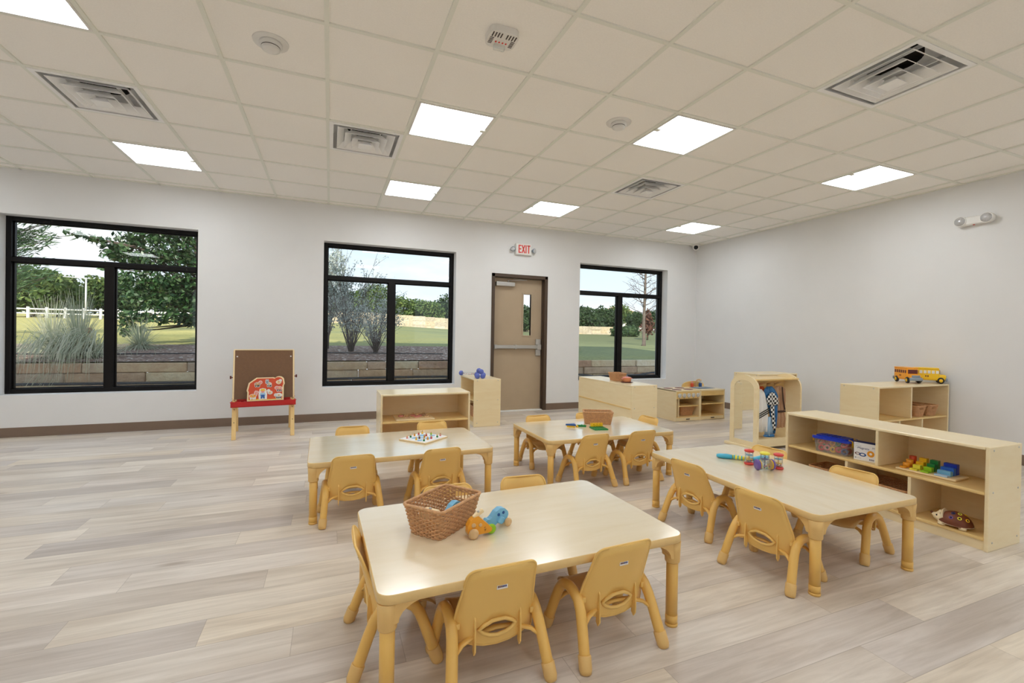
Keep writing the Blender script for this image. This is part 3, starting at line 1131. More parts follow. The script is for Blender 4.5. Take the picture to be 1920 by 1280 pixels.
# ---- shrubs outside the middle window
def twig_shrub(name, label, u, v, Y, R, h, nst, nl, leaf, lean=0.0, fork=3, leafy=1.0):
    p = at(u, v, Y)
    t = thing(name, label, 'shrub', (p.x, Y, ground_z(p.x, Y) + 0.02))
    b, lb_ = MB(), MB()
    for k in range(nst):
        a = 2 * pi * k / nst + rnd.uniform(-0.3, 0.3)
        e_ = rnd.uniform(0.15, 1.0)
        tip = Vector((cos(a) * R * e_ + lean, sin(a) * R * e_ * 0.6, h * (1.05 - 0.35 * e_ * e_) * rnd.uniform(0.75, 1.05)))
        mid = Vector((tip.x * 0.35, tip.y * 0.35, tip.z * 0.5))
        mid += rand_dir() * 0.06 * h
        b.tube([(rnd.uniform(-0.05, 0.05), rnd.uniform(-0.05, 0.05), 0), mid, mid.lerp(tip, 0.5) + rand_dir() * 0.04 * h, tip], [0.011, 0.007, 0.005, 0.002], 5)
        for q in range(fork):
            s = rnd.uniform(-0.5, 0.9)
            st = mid.lerp(tip, s)
            tp = st + (tip - mid).normalized() * rnd.uniform(0.2, 0.5) + rand_dir() * 0.22
            b.tube([st, st.lerp(tp, 0.5) + rand_dir() * 0.02, tp], [0.0045, 0.003, 0.0015], 4)
            for i in range(int(nl / (nst * fork))):
                f = rnd.random()
                if tip.x > 0.25 * R and rnd.random() > leafy:
                    continue
                pos = st.lerp(tp, f) + rand_dir() * rnd.uniform(0.01, 0.09)
                ax, w = rand_dir(), rand_dir()
                w = ax.cross(w)
                if w.length < 0.1:
                    continue
                w.normalize()
                s2 = leaf * rnd.uniform(0.6, 1.2)
                lb_.add([pos - ax * s2, pos + w * s2 * 0.5, pos + ax * s2, pos - w * s2 * 0.5], [(0, 1, 2, 3)])
    b.build('stems', 'twig', t, fix=False)
    lb_.build('foliage', 'sage', t, fix=False)
    return t


twig_shrub('sage_shrub', 'tall silvery sage shrub with bare twigs outside the middle window', 658, 655, 10.6, 1.15, 2.0, 30, 5200, 0.026, 0.0, 5, 0.5)
twig_shrub('sage_shrub', 'leafy silvery shrub at the easel-side edge of the middle window', 612, 655, 11.2, 0.65, 2.35, 18, 5000, 0.032, 0.05, 5, 1.0)
twig_shrub('sage_shrub', 'smaller silvery shrub near the mullion of the middle window', 704, 664, 10.3, 0.66, 1.05, 22, 3600, 0.022, 0.1, 5, 0.9)

# ---- bare tree outside the window beyond the door
p = at(1206, 655, 15.0)
bt = thing('bare_tree', 'leafless young tree with grey trunk outside the window beyond the door', 'tree', (p.x, 15.0, ground_z(p.x, 15.0) - 0.05))
b = MB()
b.tube([(0, 0, 0), (0.03, 0, 0.15), (0.0, 0, 1.0), (0.04, 0, 2.2), (0.06, 0, 3.6), (0.1, 0, 5.0)], [0.11, 0.075, 0.06, 0.05, 0.04, 0.02], 9)
for k in range(40):
    z0 = 1.25 + 0.085 * k
    a = k * 2.4 + 0.4
    L = rnd.uniform(0.7, 1.35) * (1 - 0.08 * k / 3)
    d = Vector((cos(a), sin(a) * 0.7, rnd.uniform(0.15, 0.5)))
    pts = [Vector((0.04, 0, z0)) + d * (L * s) + Vector((0, 0, 0.25 * L * s * s)) + rand_dir() * 0.04 * s for s in (0, 0.35, 0.7, 1)]
    b.tube(pts, [0.02, 0.014, 0.009, 0.004], 5)
    for q in range(6):
        s = rnd.uniform(0.25, 0.95)
        st = pts[0].lerp(pts[3], s)
        tp = st + (d + rand_dir() * 0.9).normalized() * rnd.uniform(0.2, 0.5)
        b.tube([st, st.lerp(tp, 0.5) + rand_dir() * 0.03, tp], [0.008, 0.006, 0.003], 4)
b.build('trunk', 'bark', bt, fix=False)

# ---- far trees, garden walls, fence, house
FT = [  # u, depth, top line, crown radius, leaf material, label
    (60, 36, 500, 3.0, 'far_leaf', 'round-topped green tree beyond the field, nearest the feathery tree'),
    (108, 38, 514, 2.6, 'far_leaf', 'bushy tree beyond the field just left of the light pole'),
    (135, 44, 556, 2.2, 'far_leaf_dark', 'low dark tree beyond the field at the foot of the light pole'),
    (186, 42, 520, 3.0, 'far_leaf', 'yellow-green tree beyond the field beside the window mullion'),
    (222, 42, 532, 2.8, 'far_leaf_dark', 'dark tree beyond the field seen past the oak trunk side of the mullion'),
    (290, 46, 522, 3.4, 'far_leaf', 'pale tree beyond the field glimpsed under the oak'),
    (350, 46, 532, 3.0, 'far_leaf_dark', 'dark tree beyond the field behind the low oak branches'),
    (612, 48, 560, 3.0, 'far_leaf', 'green tree far behind the silvery shrubs at the window edge'),
    (660, 50, 548, 3.0, 'far_leaf_dark', 'darker tree far behind the tall silvery shrub'),
    (702, 46, 533, 2.6, 'far_leaf', 'taller bright tree behind the garden wall, by the middle mullion'),
    (752, 48, 557, 2.6, 'far_leaf', 'bright bushy tree behind the pale garden wall past the mullion'),
    (782, 50, 561, 2.6, 'far_leaf', 'middle bright tree in the row behind the pale garden wall'),
    (808, 48, 564, 2.4, 'far_leaf', 'round bright tree behind the pale garden wall near a darker one'),
    (838, 50, 556, 2.4, 'far_leaf_dark', 'dark tree at the door-side end of the row behind the garden wall'),
    (985, 40, 576, 2.8, 'far_leaf_dark', 'tree seen through the narrow glass of the door'),
    (1094, 38, 577, 1.8, 'far_leaf_dark', 'dark round tree on thin trunks nearest the window jamb beyond the door'),
    (1110, 38, 592, 1.7, 'far_leaf_dark', 'second dark round tree on thin trunks along the lawn'),
    (1128, 40, 579, 1.9, 'far_leaf_dark', 'tallest of the dark round trees along the lawn'),
    (1146, 42, 582, 1.8, 'far_leaf_dark', 'dark round tree just before the window mullion beyond the door'),
    (1160, 52, 574, 2.2, 'far_leaf', 'pale green tree in front of the house roof'),
    (1192, 48, 587, 2.4, 'far_leaf_dark', 'dark tree between the house and the bare tree trunk'),
    (1228, 46, 585, 2.6, 'far_leaf_dark', 'dark tree behind the dead brown shrub'),
]
for (u, Y, vt, cr_, mt, lab) in FT:
    p = at(u, vt, Y)
    h = p.z - ground_z(p.x, Y)
    cr_ = min(cr_, 0.62 * h)
    low = 0.30 if u > 1080 else 0.12
    tree('distant_tree', lab, 'tree', p.x, Y, h, cr_, mt, n=3000, leaf=0.17, trunk=0.10, low=low, group='trees beyond the lawn', ncl=15)

for (u, v, r, lab) in ((1160, 622, 0.75, 'clipped round hedge in front of the house'), (1168, 625, 0.6, 'smaller clipped hedge beside the round one'), (1182, 622, 0.8, 'clipped hedge nearest the bare tree trunk')):
    p = at(u, v, 32)
    t = thing('hedge', lab, 'hedge', (p.x, 32, ground_z(p.x, 32)))
    lb_ = MB()
    leaves(lb_, [((0, 0, r * 0.5), r, 0.75)], 500, 0.13, 1.6, 0.75)
    lb_.ball((0, 0, r * 0.5), r * 0.85, sc=(1, 1, 0.75))
    lb_.build('foliage', 'far_leaf_dark', t, fix=False)
p = at(1214, 622, 26)
t = thing('dead_shrub', 'dead brown shrub behind the bare tree trunk', 'shrub', (p.x, 26, ground_z(p.x, 26)))
lb_, b = MB(), MB()
leaves(lb_, [((0, 0, 0.8 + 0.3 * k), 0.55 - 0.09 * k, 1.0) for k in range(5)], 700, 0.12, 2.2, 0.2)
b.tube([(0, 0, 0), (0.05, 0, 1.2), (0, 0, 2.1)], [0.06, 0.04, 0.01], 6)
b.build('stem', 'twig', t, fix=False)
lb_.build('foliage', 'dead', t, fix=False)


def far_wall(name, label, u0, u1, Y, h, zoff=0.0):
    a, c = at(u0, 600, Y), at(u1, 600, Y)
    b = MB()
    x = a.x
    while x < c.x:
        L = rnd.uniform(0.5, 1.1)
        z0 = ground_z(x, Y) - 0.2 + zoff
        for k in range(3):
            b.box((x, Y + rnd.uniform(-0.03, 0.03), z0 + k * (h + 0.2) / 3), (x + L, Y + 0.4, z0 + (k + 1) * (h + 0.2) / 3))
        x += L
    return tag(b.build(name, 'far_stone', fix=False), label, 'wall')


far_wall('garden_wall', 'pale limestone garden wall at the far edge of the lawn, middle window', 600, 1010, 40, 0.95)
far_wall('garden_wall', 'low pale limestone garden wall under the dark round trees', 1060, 1160, 36, 0.72)

a, c = at(-20, 578, 34), at(400, 590, 34)
fen = thing('white_fence', 'long low white rail fence across the far side of the dry field', 'fence', (a.x, 34, 0))
for zz in (0.25, 0.50):
    b = MB()
    n_ = 30
    pts = [((c.x - a.x) * i / n_, 0, ground_z(a.x + (c.x - a.x) * i / n_, 34) + zz) for i in range(n_ + 1)]
    b.tube(pts, 0.045, 5).build('rail', 'white', fen, fix=False)
for i in range(14):
    x = (c.x - a.x) * i / 13
    z0 = ground_z(a.x + x, 34)
    MB().box((x - 0.06, -0.06, z0 - 0.1), (x + 0.06, 0.06, z0 + 0.62), 0.01).build('post', 'white', fen)
p = at(161, 575, 36)
lp_ = thing('light_pole', 'thin white pole with a cross arm beyond the field', 'pole', (p.x, 36, ground_z(p.x, 36)))
MB().tube([(0, 0, -0.1), (0, 0, 2.5)], [0.06, 0.045], 8).build('mast', 'lgrey', lp_)
MB().tube([(-1.1, 0, 2.5), (0.2, 0, 2.45)], 0.03, 6).build('arm', 'lgrey', lp_)
p = at(34, 574, 36)
MBv = MB().box((-0.9, -0.6, 0.35), (0.9, 0.6, 1.1), 0.15).box((-0.6, -0.5, 0.9), (0.5, 0.5, 1.5), 0.2)
van = thing('van', 'white van parked beyond the field behind the feathery tree', 'van', (p.x, 37, ground_z(p.x, 37)))
MBv.build('body', 'white', van)
for sx in (-0.55, 0.55):
    MB().lathe([(0.28, -0.66), (0.28, -0.5)], 14, axis='y', c=(sx, 0, 0.3)).build('wheel', 'rubber', van)
p = at(1176, 600, 58)
hs = thing('house', 'white house with a tan hipped roof far beyond the hedges', 'house', (p.x, 58, ground_z(p.x, 58) - 0.4))
MB().box((-3.2, 0, 0), (3.2, 5, 2.6)).build('walls', 'house_white', hs)
MB().add([(-3.7, -0.5, 2.5), (3.7, -0.5, 2.5), (3.7, 5.5, 2.5), (-3.7, 5.5, 2.5), (-0.9, 2.5, 4.2), (0.9, 2.5, 4.2)],
         [(0, 1, 5, 4), (1, 2, 5), (2, 3, 4, 5), (3, 0, 4), (0, 3, 2, 1)]).build('roof', 'roof_tile', hs)
for sx in (-1.6, 0.2, 1.8):
    MB().box((sx - 0.35, -0.03, 1.0), (sx + 0.35, 0.05, 1.9)).build('window', 'dark', hs)

# ================================================================== CEILING FITTINGS
def led_panel(i, j, label, side, group=None):
    x, y = GX + (i + 0.5) * T, GY + (j + 0.5) * T
    t = thing('ceiling_light', label, 'ceiling light', (x, y, HC), 0, group)
    h = T / 2 - 0.013
    b = MB()
    for (p, q) in (((-h, -h), (h, -h + 0.014)), ((-h, h - 0.014), (h, h)), ((-h, -h + 0.014), (-h + 0.014, h - 0.014)), ((h - 0.014, -h + 0.014), (h, h - 0.014))):
        b.box((p[0], p[1], -0.004), (q[0], q[1], 0.008))
    b.build('frame', 'white', t)
    MB().box((-h + 0.014, -h + 0.014, 0.001), (h - 0.014, h - 0.014, 0.008)).build('diffuser', 'led', t)
    MB().box((side * (h - 0.045), -0.05, -0.010), (side * h, -0.005, 0.0), 0.003).build('sensor', 'tbar', t)


LL = ['square lit ceiling panel cut off by the picture corner, nearest us', 'square lit ceiling panel above the window beside the easel', 'square lit ceiling panel between the square vent and the red-dotted alarm',
      'square lit ceiling panel beside the small round detector', 'square lit ceiling panel over the middle window', 'square lit ceiling panel nearest the exit sign',
      'square lit ceiling panel nearest the right-hand wall and its emergency lamp', 'square lit ceiling panel nearest the black camera in the far corner']
for (c, lab) in zip(LEDS, LL):
    led_panel(*c, lab, 1 if c[0] in (-3, 1) else -1, 'square ceiling lights')
for c in LEDS_ADDED:
    led_panel(*c, 'added unseen ceiling panel giving more light from the room behind us', 1, 'added ceiling lights behind us')


def vent(i, j, label):
    x, y = GX + (i + 0.5) * T, GY + (j + 0.5) * T
    t = thing('ceiling_vent', label, 'air vent', (x, y, HC), 0, 'square ceiling vents')
    h = T / 2 - 0.013
    b = MB()
    for (p, q) in (((-h, -h), (h, -h + 0.03)), ((-h, h - 0.03), (h, h)), ((-h, -h + 0.03), (-h + 0.03, h - 0.03)), ((h - 0.03, -h + 0.03), (h, h - 0.03))):
        b.box((p[0], p[1], -0.003), (q[0], q[1], 0.006))
    b.build('frame', 'vent', t)
    b = MB()
    hh = h + 0.01
    v = [(-hh, -hh, 0.006), (hh, -hh, 0.006), (hh, hh, 0.006), (-hh, hh, 0.006), (-hh, -hh, 0.15), (hh, -hh, 0.15), (hh, hh, 0.15), (-hh, hh, 0.15)]
    b.add(v, [(0, 1, 5, 4), (1, 2, 6, 5), (2, 3, 7, 6), (3, 0, 4, 7), (4, 5, 6, 7)])
    b.build('plenum', 'vent', t, fix=False)
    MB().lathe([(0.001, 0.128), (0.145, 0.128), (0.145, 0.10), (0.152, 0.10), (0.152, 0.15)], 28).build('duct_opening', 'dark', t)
    for k, (ro, ri, z0, z1) in enumerate(((0.232, 0.178, -0.005, 0.046), (0.172, 0.118, -0.019, 0.034), (0.112, 0.062, -0.033, 0.020))):
        b = MB()
        vs_ = []
        for (r, z) in ((ro, z0), (ri, z1), (ri - 0.003, z1), (ro - 0.005, z0)):
            vs_ += [(-r, -r, z), (r, -r, z), (r, r, z), (-r, r, z)]
        fs_ = []
        for a in range(4):
            c = (a + 1) % 4
            for s in range(4):
                fs_.append((a * 4 + s, a * 4 + (s + 1) % 4, c * 4 + (s + 1) % 4, c * 4 + s))
        b.add(vs_, fs_)
        b.build('louvre', 'vent', t)
    b = MB()
    cs_ = [(0.056, -0.046), (0.026, -0.008)]
    vs_ = [(sx * r, sy * r, z) for r, z in cs_ for sx, sy in ((-1, -1), (1, -1), (1, 1), (-1, 1))]
    b.add(vs_, [(0, 1, 2, 3), (4, 7, 6, 5), (0, 1, 5, 4), (1, 2, 6, 5), (2, 3, 7, 6), (3, 0, 4, 7)])
    b.build('core_plate', 'vent', t)
    for sx in (-1, 1):
        MB().box((sx * 0.12 - 0.004, -0.27, 0.040), (sx * 0.12 + 0.004, 0.27, 0.062)).build('cross_bar', 'vent', t)


for c, lab in zip(VENTS, ['square louvred air vent above the window beside the easel', 'square louvred air vent between two lit panels over the middle window', 'square louvred air vent over the window beyond the door', 'large-looking square air vent at the picture corner, nearest the right-hand wall']):
    vent(*c, lab)


def detector(x, y, label):
    t = thing('smoke_detector', label, 'smoke detector', (x, y, HC + 0.01))
    MB().lathe([(0.001, -0.004), (0.094, -0.008), (0.097, 0.0)], 32).build('mounting_plate', 'white', t)
    MB().lathe([(0.06, -0.006), (0.062, -0.026), (0.05, -0.03), (0.05, -0.036), (0.046, -0.036), (0.046, -0.042), (0.048, -0.046), (0.03, -0.054), (0.001, -0.055)], 28).build('sensor_head', 'white', t)
    MB().lathe([(0.0495, -0.031), (0.0505, -0.031), (0.0505, -0.035), (0.0495, -0.035)], 28).build('slot_ring', 'ink', t)


detector(-0.344, 3.038, 'round smoke detector on a wide plate, nearest the left square vent')
detector(2.096, 3.051, 'round smoke detector beside a lit panel in the middle of the ceiling')
t = thing('alarm_strobe', 'rounded square white alarm with clear strobe and slotted grille on the ceiling', 'alarm', (0.878, 2.432, HC + 0.01), pi)
MB().prism(rrect(0.17, 0.15, 0.04), -0.036, 0.0, 'xy').build('housing', 'white', t)
b = MB()
for k in range(9):
    if abs(k - 4) < 1:
        continue
    b.box((-0.066 + k * 0.0165 - 0.003, 0.022, -0.038), (-0.066 + k * 0.0165 + 0.003, 0.060, -0.0355))
for k in range(5):
    b.box((-0.072, -0.04 + k * 0.012, -0.038), (-0.05, -0.036 + k * 0.012, -0.0355)).box((0.05, -0.04 + k * 0.012, -0.038), (0.072, -0.036 + k * 0.012, -0.0355))
b.build('grille', 'ink', t)
b = MB()
for k in range(4):
    b.box((-0.034 + k * 0.020, -0.022, -0.0385), (-0.026 + k * 0.020, -0.012, -0.0355))
b.build('lettering', 'letters', t)
MB().box((-0.034, -0.062, -0.062), (0.034, -0.03, -0.034), 0.008).build('strobe_lens', 'clear', t)

t = thing('security_camera', 'small white dome camera with black lens in the far ceiling corner', 'camera', (6.104, 6.407, HC))
MB().lathe([(0.075, 0.004), (0.075, -0.012), (0.066, -0.022)], 24).build('base', 'white', t)
MB().ball((0, 0, -0.045), 0.056).build('ball_housing', 'white', t)
dv = (Vector((0, 0, CZ)) - Vector((6.104, 6.407, HC - 0.034))).normalized()
b = MB()
b.X = Matrix.Translation((0, 0, -0.045)) @ dv.to_track_quat('Z', 'Y').to_matrix().to_4x4()
b.lathe([(0.001, 0.058), (0.034, 0.056), (0.038, 0.040)], 20)
b.build('lens', 'black', t)

# exit sign
t = thing('exit_sign', 'white exit sign with red letters and two lamp heads above the door', 'exit sign', (2.752, YW, 2.508))
MB().box((-0.135, -0.055, -0.09), (0.135, 0, 0.09), 0.018, seg=3).build('housing', 'white', t)
b = MB()
H_, y0_, y1_ = 0.062, -0.058, -0.054
def stroke(p, q, w):
    d = Vector((q[0] - p[0], q[1] - p[1])).normalized()
    nx, ny = -d.y * w / 2, d.x * w / 2
    b.prism([(p[0] + nx, p[1] + ny), (q[0] + nx, q[1] + ny), (q[0] - nx, q[1] - ny), (p[0] - nx, p[1] - ny)], y0_, y1_)
st = 0.017
stroke((-0.082, -H_), (-0.082, H_), st)
for z in (-H_ + st / 2, 0, H_ - st / 2):
    stroke((-0.076, z), (-0.045, z), st)
stroke((-0.033, -H_), (0.012, H_), st)
stroke((-0.033, H_), (0.012, -H_), st)
stroke((0.034, -H_), (0.034, H_), st)
stroke((0.054, H_ - st / 2), (0.104, H_ - st / 2), st)
stroke((0.079, -H_), (0.079, H_), st)
b.build('letters', 'letters', t)
for s in (-1, 1):
    hd = MB()
    hd.X = Matrix.Translation((s * 0.175, -0.04, -0.012)) @ Matrix.Rotation(s * 0.5, 4, 'Z')
    hd.lathe([(0.018, 0.03), (0.036, 0.0), (0.038, -0.016)], 20, axis='y')
    hd.tube([(-s * 0.05, 0.03, 0), (0, 0.03, 0)], 0.011, 8)
    o = hd.build('lamp_head', 'grey', t)
    ln = MB()
    ln.X = hd.X
    ln.lathe([(0.034, -0.012), (0.03, -0.02), (0.001, -0.024)], 20, axis='y').build('lens', 'lens', o)

# emergency light on the right wall
t = thing('emergency_light', 'white two-headed emergency lamp high on the right-hand wall', 'emergency light', (XR, 2.605, 2.455))
MB().box((-0.062, -0.10, -0.045), (0, 0.10, 0.045), 0.02, seg=3).build('housing', 'white', t)
for s in (-1, 1):
    o = MB().lathe([(0.05, 0.0), (0.054, -0.03), (0.052, -0.072)], 24, axis='x', c=(0, s * 0.105, 0.004)).build('lamp_head', 'white', t)
    MB().lathe([(0.047, -0.070), (0.044, -0.078), (0.001, -0.086)], 24, axis='x', c=(0, s * 0.105, 0.004)).build('lens', 'lens', o)
MB().box((-0.05, -0.008, -0.05), (-0.035, 0.008, -0.042), 0.002).build('test_button', 'red', t)

# ================================================================== TABLES
TZ = 0.38


def table_parts(t):
    w, d = 1.21, 0.757
    b = MB()
    po = rrect(w, d, 0.045, 6)
    pi_ = rrect(w - 0.006, d - 0.006, 0.043, 6)
    n = len(po)
    vs = [(x, y, TZ - 0.032) for x, y in pi_] + [(x, y, TZ - 0.029) for x, y in po] + [(x, y, TZ - 0.003) for x, y in po] + [(x, y, TZ) for x, y in pi_]
    b.add(vs, [tuple(range(3 * n, 4 * n))], 0)
    o = len(b.v) - len(vs)
    b.f.append([o + i for i in range(n)][::-1]); b.m.append(1); b.s.append(False)
    for r in range(3):
        for i in range(n):
            j = (i + 1) % n
            b.f.append([o + r * n + i, o + r * n + j, o + (r + 1) * n + j, o + (r + 1) * n + i]); b.m.append(1); b.s.append(True)
    b.build('tabletop', ['top', 'edge'], t)
    for sx in (-1, 1):
        for sy in (-1, 1):
            x, y = sx * 0.57, sy * 0.3435
            b = MB()
            b.tube([(x, y, 0.012), (x, y, 0.30)], 0.0235, 18)
            b.tube([(x, y, 0.0), (x, y, 0.012)], 0.0255, 18)
            b.tube([(x, y, 0.012), (x, y, 0.045)], 0.0246, 18)
            lg = b.build('leg', 'leg', t)
            b = MB()
            b.lathe([(0.0285, 0.262), (0.030, 0.266), (0.031, 0.31), (0.033, 0.348)], 18, c=(x, y, 0))
            arc = [(0.0, 0.348), (0.125, 0.348)] + [(0.125 - 0.095 * sin(a), 0.348 - 0.062 * (1 - cos(a))) for a in [radians(k * 15) for k in range(1, 7)]] + [(0.0, 0.28)]
            b.prism([(x - sx * p, z) for p, z in arc], y + 0.026, y - 0.026, 'xz')
            b.prism([(y - sy * p, z) for p, z in arc], x + 0.026, x - 0.026, 'yz')
            b.build('leg_bracket', 'cap', lg)


TA = thing('activity_table', 'long low maple table in front, with a wicker basket and wooden animals on it', 'table', (0.737, 1.807, 0), radians(1.5), 'low activity tables')
table_parts(TA)
TBL = {'A': TA}
TBL['B'] = dup(TA, (0.480, 3.402, 0), radians(1.0), 'low maple table with the blue and white peg puzzle on it')
TBL['C'] = dup(TA, (2.1515, 3.466, 0), 0.0, 'low maple table with a basket and green and yellow building bricks')
TBL['D'] = dup(TA, (2.4535, 1.981, 0), radians(88.8), 'low maple table with the bead rattles on it, beside the long low shelf')


# ================================================================== CHAIRS
def yb(z, x=0.0):
    if z > 0.19:
        y = -0.086 - 0.062 * ((z - 0.19) / 0.23) ** 1.25
    else:
        y = -0.086 + (0.19 - z) * 0.10
    ax = min(1.0, abs(x) / 0.148)
    return y + 0.030 * ax ** 4 * (1.0 if z < 0.25 else max(0.35, 1 - (z - 0.25) * 3.6)) + 0.010 * ax * ax


def ray_poly(c, a, poly):
    dx, dz = cos(a), sin(a)
    best = None
    for i in range(len(poly)):
        (x1, z1), (x2, z2) = poly[i], poly[(i + 1) % len(poly)]
        x1 -= c[0]; x2 -= c[0]; z1 -= c[1]; z2 -= c[1]
        ex, ez = x2 - x1, z2 - z1
        den = dx * ez - dz * ex
        if abs(den) < 1e-12:
            continue
        t = (x1 * ez - z1 * ex) / den
        s = (x1 * dz - z1 * dx) / den
        if t > 0 and -1e-9 <= s <= 1 + 1e-9 and (best is None or t < best):
            best = t
    return best


def chair_parts(t):
    # back shell with hand hole
    out = []
    for k in range(7):
        a = radians(90 * k / 6)
        out.append((0.088 + 0.036 * sin(a), 0.384 + 0.036 * cos(a)))
    out += [(0.130, 0.33), (0.138, 0.27), (0.146, 0.20), (0.147, 0.16), (0.143, 0.138), (0.132, 0.132), (0.112, 0.146), (0.085, 0.139), (0.045, 0.130), (0.0, 0.127)]
    full = out + [(-x, z) for x, z in out[::-1][1:]]
    hole = [(0.066, 0.001), (0.05, 0.013), (0.024, 0.026), (0.0, 0.027), (-0.024, 0.026), (-0.05, 0.013), (-0.066, 0.001), (-0.052, -0.014), (-0.030, -0.025), (0, -0.030), (0.030, -0.025), (0.052, -0.014)]
    hc = (0.0, 0.190)
    hole = [(x, z + hc[1]) for x, z in hole]
    N, K = 80, 6
    b = MB()
    ring_f, ring_b = [], []
    angs = sorted(set([round(2 * pi * i / N, 6) for i in range(N)] + [round(math.atan2(z - hc[1], x - hc[0]) % (2 * pi), 6) for x, z in full[::2]]))
    N = len(angs)
    vs = []
    th = 0.0065
    for layer in (0, 1):
        for k in range(K + 1):
            for a in angs:
                r0, r1 = ray_poly(hc, a, hole), ray_poly(hc, a, full)
                r = r0 + (r1 - r0) * k / K
                x, z = hc[0] + r * cos(a), hc[1] + r * sin(a)
                vs.append((x, yb(z, x) + (th if layer == 0 else 0.0), z))
    fs = []
    L = (K + 1) * N
    for layer in (0, 1):
        for k in range(K):
            for i in range(N):
                j = (i + 1) % N
                q = (layer * L + k * N + i, layer * L + k * N + j, layer * L + (k + 1) * N + j, layer * L + (k + 1) * N + i)
                fs.append(q if layer else q[::-1])
    b.add(vs, fs, 0, True)
    fs2 = []
    for k in (0, K):
        for i in range(N):
            j = (i + 1) % N
            fs2.append((k * N + i, k * N + j, L + k * N + j, L + k * N + i))
    o = len(b.v) - len(vs)
    for f in fs2:
        b.f.append([o + i for i in f]); b.m.append(0); b.s.append(False)
    # rolled rim along the outer edge, ribs, knobs
    rim = [(x, yb(z, x) + th / 2, z) for x, z in full]
    b.tube(rim, 0.0046, 6, closed=True)
    for sx in (-1, 1):
        x = sx * 0.082
        poly = [(yb(z, x) + 0.001, z) for z in (0.118, 0.15, 0.19, 0.238)] + [(yb(0.225, x) - 0.007, 0.225), (yb(0.20, x) - 0.013, 0.20), (yb(0.16, x) - 0.019, 0.16), (yb(0.125, x) - 0.021, 0.122), (yb(0.112, x) - 0.012, 0.106)]
        b.prism(poly, x - 0.0026, x + 0.0026, 'yz')
        b.box((sx * 0.128, yb(0.2, 0.128) - 0.008, 0.196), (sx * 0.142, yb(0.2, 0.128) + 0.004, 0.216), 0.002)
    back = b.build('backrest', 'chair', t)
    b = MB()
    b.tube([(x, yb(z, x) - 0.003, z) for x, z in hole], 0.0068, 8, closed=True)
    b.build('hand_hole_rim', 'chair', back)
    b = MB()
    b.box((-0.019, yb(0.345) - 0.0012, 0.336), (0.019, yb(0.345) + 0.002, 0.354))
    for k in range(6):
        b.box((-0.016 + k * 0.0054, yb(0.345) - 0.0022, 0.3415), (-0.0125 + k * 0.0054, yb(0.345), 0.3475), 0, 1 if k < 3 else 2)
    b.build('label', ['white', 'maroon', 'navy'], back)
    # seat
    b = MB()
    n = 12
    vs = []
    for lay in (0, 1):
        for j in range(n + 1):
            for i in range(n + 1):
                u, v = -1 + 2 * i / n, -1 + 2 * j / n
                x = 0.138 * u * sqrt(1 - 0.16 * v * v)
                y = 0.042 + 0.114 * v * sqrt(1 - 0.20 * u * u)
                z = 0.196 + 0.014 * abs(u) ** 3 + (0.0 if v < 0.5 else -0.028 * ((v - 0.5) / 0.5) ** 2) + (0.012 * ((-v - 0.7) / 0.3) ** 2 if v < -0.7 else 0)
                vs.append((x, y, z - 0.008 * lay))
    fs = []
    q = (n + 1) * (n + 1)
    for lay in (0, 1):
        for j in range(n):
            for i in range(n):
                a = lay * q + j * (n + 1) + i
                f = (a, a + 1, a + n + 2, a + n + 1)
                fs.append(f[::-1] if lay else f)
    bd = [i for i in range(n + 1)] + [(j + 1) * (n + 1) + n for j in range(n)] + [n * (n + 1) + n - 1 - i for i in range(n)] + [(n - 1 - j) * (n + 1) for j in range(n - 1)]
    for i in range(len(bd)):
        p, r = bd[i], bd[(i + 1) % len(bd)]
        fs.append((p, p + q, r + q, r))
    b.add(vs, fs, 0, True)
    b.build('seat', 'seat', t)
    # bent-tube side legs with rubber caps
    for sx in (-1, 1):
        prof = [(-0.148, 0.0), (-0.122, 0.07), (-0.097, 0.135), (-0.079, 0.176), (-0.058, 0.205), (-0.030, 0.222), (0.002, 0.227), (0.034, 0.222), (0.060, 0.205), (0.080, 0.176), (0.096, 0.135), (0.119, 0.07), (0.143, 0.0)]
        pts = [(sx * (0.176 - 0.022 * min(1, z / 0.2)), y, max(z, 0.004)) for y, z in prof]
        lg = MB().tube(pts, 0.0198, 14).build('side_leg', 'leg', t)
        for (a, c) in ((0, 1), (12, 11)):
            p, q_ = Vector(pts[a]), Vector(pts[c])
            e = p.lerp(q_, 0.70)
            b = MB()
            b.tube([(p.x, p.y, 0.0), p.lerp(q_, 0.12), e, p.lerp(q_, 0.74)], [0.0200, 0.0232, 0.0236, 0.0218], 14)
            b.build('foot_cap', 'cap', lg)
    for (y, z, dy) in ((-0.088, 0.125, 0.022), (0.085, 0.125, -0.02)):
        pts = [(-0.160, y - 0.4 * dy, z), (-0.125, y + 0.2 * dy, z + 0.028), (-0.07, y + dy, z + 0.042), (0, y + dy * 1.2, z + 0.046), (0.07, y + dy, z + 0.042), (0.125, y + 0.2 * dy, z + 0.028), (0.160, y - 0.4 * dy, z)]
        MB().tube(pts, 0.0115, 10, squash=0.6).build('crossbar', 'leg', t)


